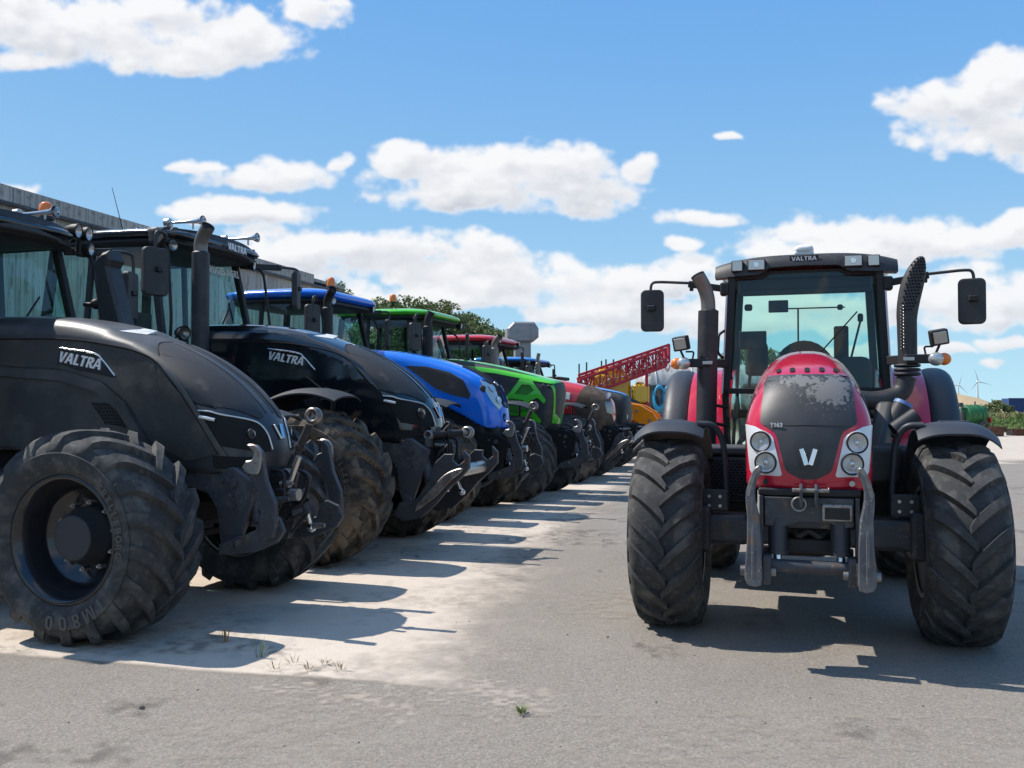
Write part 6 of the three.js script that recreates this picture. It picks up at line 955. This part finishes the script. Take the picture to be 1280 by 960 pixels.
// ---------------------------------------------------------------- red tractor with a muddy brown nose
const mudPaint = std({ map: tex(512, (u, v) => { const d = fbm(u * 5, v * 5, 5, 5), e = fbm(u * 40, v * 40, 3, 40); return mix3([0.060, 0.036, 0.022], [0.13, 0.085, 0.055], clamp(sstep(0.3, 0.75, d) * 0.9 + (e - 0.5) * 0.4)); }, true), roughness: 0.75 });
{
  const tr = rowTractor('red tractor with a mud brown nose panel and a red cab roof', 1.50, -20.3, 1.05);
  wheels(tr, { ...frontWheel, rubber: MT.rubber }, { ...rearWheel, rubber: MT.rubber }, -2.8); chassis(tr, { xr: -2.8, rearY: 0.94 }); bracketPlates(tr, MT.void);
  const h = body({ x0: -1.75, xc: 0.1, yc: 1.5, fx: 0.42, top: [[-1.75, 2.18], [-1.0, 2.14], [-0.4, 2.07], [0.2, 1.95], [0.6, 1.80]], wid: [[-1.75, 0.44], [0.3, 0.44], [0.8, 0.40]], front: [[1.0, 0.62], [1.2, 0.73], [1.5, 0.74], [1.7, 0.66], [1.85, 0.5], [1.98, 0.2]], bottom: [[-1.75, 1.45], [0, 1.2], [0.6, 1.0]], taper: 0.25, y0: 1.6, crown: 0.3, kTop: 0.22, plan: 0.7, kNose: 0.14 });
  const bonnet = part(tr, 'bonnet', h.shell(36, 26, 60), MT.redB);
  part(tr, 'engine_side', [rbox(1.9, 0.6, 0.74, 0.08, -0.6, 1.3, 0)], MT.black);
  const Fp = (y, q) => h.front(y, q), S = (a, b, s) => h.side(a, b, s), Tp = (a, q) => h.top(a, q);
  const half = [Tp(0.28, 0), Tp(0.2, 0.2), S(0.10, 1.8, 1), S(0.0, 1.55, 1), S(0.02, 1.3, 1), S(0.05, 1.12, 1), Fp(1.08, 0.3), Fp(1.06, 0.15)];
  for (const s of [1, -1]) {
    part(bonnet, 'nose_cover', h.panel(half.map((p) => V3(p.x, p.y, p.z * s)).concat([V3(h.front(1.2, 0).x, 1.2, 0.012 * s), V3(h.front(1.7, 0).x, 1.7, 0.012 * s)]), 'shell', 0.022, { edge: 0.04 }), mudPaint);
    part(bonnet, 'headlight', h.panel([Fp(1.60, 0.36), Fp(1.60, 0.22), Fp(1.45, 0.16), Fp(1.36, 0.24), Fp(1.40, 0.36)], 'shell', 0.03, { edge: 0.05 }), MT.lampFace);
    part(bonnet, 'bonnet_stripe', h.panel([[-0.5, 1.86], [-0.1, 1.80], [-0.12, 1.66], [-0.55, 1.74]], 'z', 0.006, { side: s }), MT.white);
    frontGuard(tr, s, MT.black);
  }
  { const p = h.front(1.72, 0.1), g = rbox(0.012, 0.13, 0.36, 0.004, p.x + 0.02, p.y + 0.02, 0.16); part(tr, 'number_plate', g, MT.white); part(tr, 'plate_band', rbox(0.013, 0.13, 0.06, 0.003, p.x + 0.022, p.y + 0.02, 0.31), MT.blue); }
  const c = cabBox(tr, { xf: -1.75, yt: 2.86, roof: MT.redB, over: 0.2, thick: 0.2, wt: 0.74 });
  for (const s of [1, -1]) { rowMirror(tr, c, s, 0.46, 2.56, 0.42, 0.24, 0.12); steps(tr, s, -1.5); fuelTank(tr, s, -2.2, -1.0); lampGeo(tr, 'roof_lamp', [-1.55, 2.9, 0.66 * s], [1, -0.1, 0.1 * s], 0.055, 0.09, MT.black); }
  exhaust(tr, -1.62, 0.82, 1.5, 2.72, 0.085, MT.pipe, MT.pipe, [0.14, 0.05]); rearGuards(tr, MT.black, -2.8, 1.08, 0.96); loweredArms(tr, { dy: 0.0, dx: -0.15 }); clutter(tr, 44, 20);
}
// ---------------------------------------------------------------- blue-topped tractor with grey nose
{
  const tr = rowTractor('tractor with charcoal grey nose, blue bonnet top and blue roof', 2.35, -23.45, 1.02);
  wheels(tr, { ...frontWheel, rubber: MT.rubber }, { ...rearWheel, rubber: MT.rubber }, -2.8); chassis(tr, { xr: -2.8, rearY: 0.94 }); bracketPlates(tr, MT.void);
  const h = body({ x0: -1.75, xc: 0.1, yc: 1.5, fx: 0.4, top: [[-1.75, 2.16], [-1.0, 2.12], [-0.4, 2.06], [0.3, 1.93], [0.7, 1.82]], wid: [[-1.75, 0.43], [0.7, 0.41]], front: [[1.0, 0.62], [1.3, 0.68], [1.7, 0.66], [1.85, 0.58], [1.95, 0.4]], bottom: [[-1.75, 1.4], [0, 1.15], [0.6, 1.05]], taper: 0.2, y0: 1.6, crown: 0.3, kTop: 0.14, plan: 0.5, kNose: 0.08 });
  const bonnet = part(tr, 'bonnet', h.shell(30, 22, 56), MT.plastic);
  part(bonnet, 'bonnet_top', h.panel([[-1.7, -0.3], [-1.7, 0.3], [0.3, 0.28], [0.58, 0.2], [0.58, -0.2], [0.3, -0.28]], 'y', 0.014, { edge: 0.1 }), MT.blueB ??= paint(0.02, 0.20, 0.60));
  part(tr, 'engine_side', [rbox(1.9, 0.6, 0.74, 0.08, -0.6, 1.3, 0)], MT.black);
  for (const s of [1, -1]) { part(bonnet, 'side_panel', h.panel([[-1.5, 1.9], [0.2, 1.78], [0.3, 1.4], [-1.5, 1.4]], 'z', 0.01, { side: s, edge: 0.1 }), MT.plastic); const p = h.front(1.3, 0.3 * s); part(bonnet, 'headlight', rbox(0.03, 0.12, 0.1, 0.02, p.x, p.y, p.z), MT.lampFace); frontGuard(tr, s, MT.black); }
  const c = cabBox(tr, { xf: -1.7, yt: 2.66, roof: MT.blueB, over: 0.15, thick: 0.16, wt: 0.74 });
  for (const s of [1, -1]) { rowMirror(tr, c, s, 0.4, 2.36, 0.4, 0.22, 0.1); steps(tr, s, -1.5); lampGeo(tr, 'roof_lamp', [-1.58, 2.62, 0.6 * s], [1, -0.1, 0], 0.055, 0.09, MT.black); }
  exhaust(tr, -1.5, 0.78, 1.5, 2.62, 0.06, MT.pipe, MT.pipe, [0.03, 0]); beacon(tr, -2.9, 2.86, 0.7); rearGuards(tr, MT.black, -2.8, 1.06, 0.96); loweredArms(tr);
}
// ---------------------------------------------------------------- machines at the far end of the row
{ // orange loader
  const t = thing('loader', 'orange wheel loader with raised front arm plates at the end of the row', 'loader', [3.35, 0, -26.7], ROW), or = MT.orange ??= paint(0.78, 0.24, 0.006, 0.45);
  const fw = { ...frontWheel, rubber: MT.rubber }; for (const s of [1, -1]) { fit(t, wheel({ ...fw, hand: s }), -0.3, fw.R, 0.85 * s); fit(t, wheel({ ...fw, hand: s }), -2.7, fw.R, 0.85 * s); }
  part(t, 'chassis', [rbox(3.4, 0.5, 0.7, 0.06, -1.4, 0.85, 0), rbox(1.3, 0.9, 1.1, 0.1, -2.6, 1.35, 0)], MT.black);
  for (const s of [1, -1]) part(t, 'arm_plate', plate([[-1.2, 1.75], [-0.2, 1.78], [0.1, 1.68], [0.45, 1.62], [0.8, 1.42], [0.95, 1.2], [0.9, 0.92], [0.65, 0.86], [0.5, 1.05], [0.25, 1.2], [0.1, 1.1], [-0.1, 0.95], [-0.35, 1.2], [-1.2, 1.4]], 0.08, 0.42 * s, [[0.35, 1.45, 0.05], [0.72, 1.18, 0.05], [-0.1, 1.5, 0.05]], 0.012), or);
  part(t, 'arm_crosspiece', [rbox(0.25, 0.25, 0.8, 0.04, 0.2, 1.4, 0), rbox(0.2, 0.3, 0.8, 0.04, 0.75, 1.1, 0), rbox(0.8, 0.16, 0.7, 0.04, -0.6, 1.62, 0)], or);
  parts(t, 'arm_pin', [[0.35, 1.45], [0.72, 1.18], [-0.1, 1.5]].map(([x, y]) => cyl([x, y, -0.5], [x, y, 0.5], 0.045)), MT.steel);
  ramFan(t, [-0.7, 1.2, 0.15], [0.5, 1.25, 0.15], 0.06); part(t, 'tool_carrier', [rbox(0.14, 0.6, 1.0, 0.03, 1.0, 0.85, 0), plate([[0.9, 0.5], [1.2, 0.5], [1.15, 1.0], [0.95, 1.1]], 0.05, 0.4), plate([[0.9, 0.5], [1.2, 0.5], [1.15, 1.0], [0.95, 1.1]], 0.05, -0.4)], MT.black);
  part(t, 'marker_lamp', rbox(0.05, 0.16, 0.08, 0.02, 0.2, 1.0, 0.6), MT.amber);
  for (const [x, z] of [[-2.0, 0.5], [-2.0, -0.5], [-3.0, 0.5], [-3.0, -0.5]]) part(t, 'cab_post', bar([x, 1.7, z], [x, 2.35, z], 0.06, 0.06), MT.black); part(t, 'cab_roof', rbox(1.25, 0.1, 1.2, 0.04, -2.5, 2.4, 0), MT.black);
}
{ // crop sprayer with folded red lattice boom
  const d = 30.5, X = dir(770, d), t = thing('crop_sprayer', 'yellow tank crop sprayer with folded red lattice boom', 'sprayer', [X, 0, -d], 0), yel = MT.yellow ??= paint(0.74, 0.42, 0.012, 0.5), red = MT.boomRed ??= std({ color: rgb(0.42, 0.014, 0.035), roughness: 0.45 });
  part(t, 'main_tank', [rbox(1.25, 1.0, 1.3, 0.16, -0.2, 2.15, 0), rbox(0.9, 0.3, 0.9, 0.1, -0.2, 2.66, 0), rbox(0.7, 0.4, 1.1, 0.1, -0.85, 1.95, 0.1)], yel);
  part(t, 'rinse_tank', [rbox(0.55, 0.62, 0.7, 0.09, 0.72, 1.97, 0.5), cyl([0.72, 2.26, 0.5], [0.72, 2.36, 0.5], 0.12)], yel);
  part(t, 'tank_lid', [cyl([-0.2, 2.8, 0], [-0.2, 2.86, 0], 0.26)], MT.orange);
  part(t, 'chassis', [rbox(3.2, 0.22, 0.24, 0.03, 0, 1.2, 0.4), rbox(3.2, 0.22, 0.24, 0.03, 0, 1.2, -0.4), rbox(1.9, 0.5, 1.1, 0.05, 0.1, 1.45, 0)], red);
  for (const s of [1, -1]) { fit(t, wheel({ ...rearWheel, rubber: MT.rubber, hand: s }), 0.1, rearWheel.R, 0.95 * s); } part(t, 'axle', cyl([0.1, 0.92, -0.9], [0.1, 0.92, 0.9], 0.1), red); part(t, 'drawbar', [bar([-1.5, 1.2, 0.3], [-3.2, 0.55, 0], 0.12, 0.12), bar([-1.5, 1.2, -0.3], [-3.2, 0.55, 0], 0.12, 0.12), bar([-3.0, 0, 0], [-3.0, 0.6, 0], 0.1, 0.1)], red);
  // boom: two stacked lattice girders rising to the right
  for (const [zo, yo] of [[0.95, -0.06], [0.35, 0.12], [-0.2, 0.02]]) {
    const A = V3(-1.25, 1.92 + yo, zo), B = V3((zo < 0.5 ? 1.72 : 1.5), 2.92 + yo, zo), n = 13, hgtv = 0.56, dz = 0.42, c = (u, k) => A.clone().lerp(B, u).add(V3(0, k & 1 ? hgtv : 0, k & 2 ? -dz : 0));
    for (let k = 0; k < 4; k++) part(t, 'boom_chord', bar(c(0, k), c(1, k), 0.085, 0.085, 0.01), red);
    for (let i = 0; i <= n; i++) { const u = i / n; part(t, 'boom_strut', [bar(c(u, 0), c(u, 1), 0.05, 0.05, 0.005), bar(c(u, 1), c(u, 3), 0.035, 0.035, 0.005), bar(c(u, 0), c(u, 2), 0.035, 0.035, 0.005)], red); if (i < n) { const w = (i + 1) / n; parts(t, 'boom_brace', [bar(c(u, i % 2 ? 0 : 1), c(w, i % 2 ? 1 : 0), 0.03, 0.03, 0.005), bar(c(u, i % 2 ? 2 : 3), c(w, i % 2 ? 3 : 2), 0.03, 0.03, 0.005)], red); } }
    part(t, 'spray_line', [tube(Array.from({ length: 12 }, (_, i) => c(i / 11, 0).add(V3(0, 0.2 + 0.05 * Math.sin(i * 2), -0.1))), 0.022, 60, 6), ...Array.from({ length: 16 }, (_, i) => { const p = c((i + 0.5) / 16, 0).add(V3(0, 0.2, -0.08)); return cyl([p.x, p.y - 0.16, p.z], [p.x, p.y + 0.02, p.z], 0.026, 0.03, 8); })], MT.steelPlain ??= std({ color: rgb(0.35, 0.35, 0.34), roughness: 0.5, metalness: 0.4 }));
    part(t, 'boom_end', [bar(c(1, 0), c(1, 3), 0.06, 0.06), tube([c(1, 2), c(1, 2).add(V3(0.12, -0.15, 0)), c(1, 0).add(V3(0.1, -0.05, 0))], 0.015, 12, 6)], red);
  }
  for (const x of [-0.95, 0.9]) part(t, 'boom_rest', [bar([x, 1.5, 0.8], [x, 1.95 + (x + 1.25) * 0.36, 0.8], 0.09, 0.09), bar([x, 1.35, 0.3], [x, 1.5, 0.8], 0.09, 0.09)], red);
  for (const [x, h] of [[-1.2, 3.0], [-0.95, 3.05], [-0.45, 3.1], [-0.3, 3.15], [-0.05, 3.15]]) part(t, 'marker_post', [bar([x, 2.3, -0.3], [x, h, -0.3], 0.05, 0.05)], MT.tankGreen);
}
{ // slurry tanker
  const d = 36, t = thing('tanker', 'pale grey cylindrical tanker with blue hoses hung on its end', 'tanker', [dir(880, d), 0, -d], 0), pale = std({ map: tex(256, (u, v) => mix3([0.42, 0.42, 0.40], [0.30, 0.295, 0.28], sstep(0.4, 0.75, fbm(u * 7, v * 3, 5))), true), roughness: 0.5, metalness: 0.2 });
  const r = 1.02; part(t, 'barrel', lathe([[0.001, -3.0], [0.55, -2.95], [0.9, -2.75], [r, -2.45], [r, 2.9], [0.8, 3.2], [0.001, 3.3]], 48, 'x').translate(0.3, 2.15, 0), pale);
  for (const x of [-2.0, -0.6, 0.9, 2.3]) part(t, 'barrel_hoop', new THREE.TorusGeometry(r + 0.01, 0.03, 8, 48).rotateY(Math.PI / 2).translate(x, 2.15, 0), pale);
  for (const s of [1, -1]) { parts(t, 'hose', [0, 1, 2].map((k) => new THREE.TorusGeometry(0.36 - k * 0.02, 0.055, 10, 36).scale(0.62, 1.25, 1).translate(-1.95 + (s > 0 ? 0 : 0.36), 1.85 + k * 0.03, r + 0.1 + k * 0.09)), MT.hose ??= std({ color: rgb(0.02, 0.30, 0.52), roughness: 0.45 })); fit(t, wheel({ ...rearWheel, rubber: MT.rubber, hand: s }), 0.6, rearWheel.R, 1.15 * s); }
  part(t, 'hose_rack', [rbox(1.2, 0.1, 0.3, 0.02, -1.8, 2.32, r + 0.1), bar([-2.3, 1.0, r + 0.05], [-2.3, 2.4, r + 0.05], 0.08, 0.08), bar([-1.2, 1.0, r + 0.05], [-1.2, 2.4, r + 0.05], 0.08, 0.08)], MT.metal);
  part(t, 'tanker_frame', [rbox(6.2, 0.3, 0.9, 0.04, 0.2, 1.05, 0), bar([-2.8, 1.05, 0.3], [-4.4, 0.55, 0], 0.14, 0.14), bar([-4.2, 0, 0], [-4.2, 0.6, 0], 0.1, 0.1), rbox(0.5, 0.7, 0.6, 0.05, -2.5, 1.1, 0.7)], MT.metal);
  part(t, 'suction_pipe', [tube([[-2.6, 1.6, 0.9], [-2.9, 1.4, 1.0], [-2.7, 1.1, 1.1], [-2.3, 0.9, 1.1]], 0.06, 24, 10)], MT.black); part(t, 'tank_ladder', [bar([-2.5, 1.2, 1.12], [-2.35, 3.0, 0.7], 0.04, 0.04), ...[0, 1, 2, 3].map((k) => bar([-2.5, 1.4 + k * 0.35, 1.1 - k * 0.1], [-2.2, 1.4 + k * 0.35, 1.1 - k * 0.1], 0.03, 0.03))], MT.steelPlain);
  for (const x of [-2.9, -2.1]) part(t, 'end_fin', plate([[x - 0.12, 1.3], [x + 0.25, 1.3], [x + 0.12, 1.95], [x - 0.05, 1.95]], 0.05, r + 0.02), MT.metal);
}
{ // blower wagon: octagonal galvanised hood on a square duct
  const d = 29.5, t = thing('blower_wagon', 'dark farm wagon with a galvanised eight-sided hood on a tall duct', 'wagon', [dir(652, d), 0, -d], 0.12), galv = std({ map: tex(256, (u, v) => mix3([0.34, 0.345, 0.35], [0.24, 0.245, 0.25], fbm(u * 12, v * 12, 5, 12)), true), roughness: 0.5, metalness: 0.45 });
  const o8 = [[-0.5, -0.16], [-0.36, -0.31], [0.32, -0.31], [0.5, -0.16], [0.5, 0.12], [0.36, 0.33], [-0.3, 0.33], [-0.5, 0.12]];
  part(t, 'hood', [plate(o8, 0.8, 0, [], 0.05).translate(0, 3.93, 0)], galv); part(t, 'duct', [rbox(0.5, 1.9, 0.5, 0.02, 0.02, 2.8, 0)], galv); for (const z of [0.41]) part(t, 'hood_seam', [bar([0.25, 3.66, z], [0.25, 4.22, z], 0.012, 0.012, 0.002)], galv);
  part(t, 'wagon_body', [rbox(2.6, 1.1, 1.8, 0.06, -0.2, 1.5, 0), rbox(1.4, 0.5, 1.2, 0.05, -0.4, 2.2, 0)], MT.black);
  part(t, 'wagon_rails', [...[-1.2, -0.7, -0.2, 0.35].map((x) => bar([x, 1.9, 0.7], [x + 0.05, 2.95, 0.7], 0.07, 0.07)), bar([-1.3, 2.85, 0.7], [0.5, 2.95, 0.7], 0.08, 0.08), bar([-1.3, 2.5, 0.7], [0.5, 2.55, 0.7], 0.06, 0.06)], MT.metal);
  parts(t, 'wagon_hose', [[-0.9, 0.2], [-0.5, 0.1], [-0.1, 0.3], [0.2, 0.15]].map(([x, k]) => tube([[x, 2.9, 0.78], [x + 0.1, 2.6 - k, 0.86], [x - 0.05, 2.3, 0.84], [x + 0.05, 2.0, 0.8]], 0.035, 18, 7)), MT.black);
  for (const s of [1, -1]) fit(t, wheel({ ...frontWheel, rubber: MT.rubber, hand: s }), -0.2, frontWheel.R, 0.95 * s); part(t, 'drawbar', [bar([1.1, 1.1, 0.4], [2.4, 0.5, 0], 0.1, 0.1), bar([1.1, 1.1, -0.4], [2.4, 0.5, 0], 0.1, 0.1), bar([2.2, 0, 0], [2.2, 0.6, 0], 0.09, 0.09)], MT.metal);
}
// ---------------------------------------------------------------- weeds and grit on the ground
function tuft(px, py, n, h, spread, label, seed, tone = [0.11, 0.15, 0.035]) {
  const [x, z] = gnd(px, py), rnd = rng(seed), pos = [];
  for (let i = 0; i < n; i++) { const a = rnd() * 6.28, r = spread * Math.sqrt(rnd()) * 0.4, bx = Math.cos(a) * r, bz = Math.sin(a) * r, L = h * (0.5 + rnd() * 0.6), lx = Math.cos(a) * spread * (0.3 + rnd() * 0.7), lz = Math.sin(a) * spread * (0.3 + rnd() * 0.7), w = 0.0012 + rnd() * 0.0022, nx = -Math.sin(a) * w, nz = Math.cos(a) * w; const M = [bx + lx * 0.4, L * 0.7, bz + lz * 0.4], E = [bx + lx, L, bz + lz]; pos.push(bx - nx, 0, bz - nz, bx + nx, 0, bz + nz, M[0] + nx, M[1], M[2] + nz, bx - nx, 0, bz - nz, M[0] + nx, M[1], M[2] + nz, M[0] - nx, M[1], M[2] - nz, M[0] - nx, M[1], M[2] - nz, M[0] + nx, M[1], M[2] + nz, ...E); }
  const g = new THREE.BufferGeometry(); g.setAttribute('position', new THREE.Float32BufferAttribute(pos, 3)); g.computeVertexNormals(); const m = mesh('weed', g, phy({ color: rgb(...tone), roughness: 0.8, transmission: 0.2, thickness: 0, side: THREE.DoubleSide })); m.position.set(x, 0.01, z); tagged(m, label, 'weed');
}
tuft(652, 890, 60, 0.035, 0.05, 'small green grass tuft alone in the open asphalt', 1, [0.16, 0.20, 0.05]);
tuft(326, 822, 14, 0.12, 0.07, 'tall thin green weed at the slab edge beside the tyre shadow', 2);
tuft(283, 803, 14, 0.11, 0.06, 'dry orange-tipped weed inside the big tyre\'s shadow', 3, [0.30, 0.17, 0.06]);
for (let i = 0; i < 5; i++) tuft(348 + i * 20, 836 - (i % 2) * 8, 12, 0.055, 0.09, 'dry straw-coloured weed wisps along the sunlit slab edge', 10 + i, [0.32, 0.24, 0.12]);
scene.children.filter((o) => o.userData.label?.startsWith('dry straw')).forEach((o) => { o.userData.group = 'dry weed wisps along the slab edge'; });
{
  const rnd = rng(5), geos = [0, 1, 2].map((k) => { const g = new THREE.IcosahedronGeometry(1, 1).toNonIndexed(), p = g.attributes.position; for (let i = 0; i < p.count; i++) { const s = 0.75 + 0.5 * vnoise(p.getX(i) * 2 + k * 9 + 20, p.getY(i) * 2 + p.getZ(i) * 3 + 20); p.setXYZ(i, p.getX(i) * s, p.getY(i) * s * 0.6, p.getZ(i) * s); } g.computeVertexNormals(); return clean(g); });
  const mats = [std({ color: rgb(0.04, 0.036, 0.033), roughness: 0.9 }), std({ color: rgb(0.36, 0.33, 0.29), roughness: 0.9 }), std({ color: rgb(0.16, 0.12, 0.09), roughness: 0.9 })];
  const put = (px, py, s, m, label, group) => { const [x, z] = gnd(px, py), q = new THREE.Mesh(geos[(rnd() * 3) | 0], mats[m]); q.name = 'pebble'; q.position.set(x, s * 0.3, z); q.scale.set(s, s, s * (0.6 + rnd() * 0.5)); q.rotation.y = rnd() * 6; q.castShadow = q.receiveShadow = true; tagged(q, label, 'pebble', group); };
  put(181, 883, 0.016, 0, 'dark clod lying alone on the asphalt before the big tyre');
  const spots = [[292, 898, 0.006, 1], [165, 907, 0.006, 1], [358, 929, 0.006, 2], [313, 899, 0.005, 1], [571, 777, 0.008, 0], [587, 776, 0.009, 0], [759, 795, 0.009, 0], [709, 792, 0.007, 0], [757, 754, 0.006, 0], [875, 776, 0.007, 0], [867, 818, 0.006, 0], [954, 901, 0.007, 2], [819, 875, 0.006, 0], [660, 888, 0.006, 0], [450, 925, 0.006, 0], [520, 880, 0.005, 2], [905, 850, 0.005, 2], [1010, 870, 0.006, 0], [1080, 905, 0.005, 2], [1150, 880, 0.006, 0], [700, 930, 0.005, 2], [610, 845, 0.006, 0], [480, 905, 0.005, 1], [770, 860, 0.005, 2], [250, 860, 0.006, 0], [90, 900, 0.006, 2]];
  for (const [px, py, s, m] of spots) put(px, py, s, m, 'tiny loose pebble on the sunlit asphalt', 'pebbles scattered on the asphalt');
}
renderer.render(scene, camera);
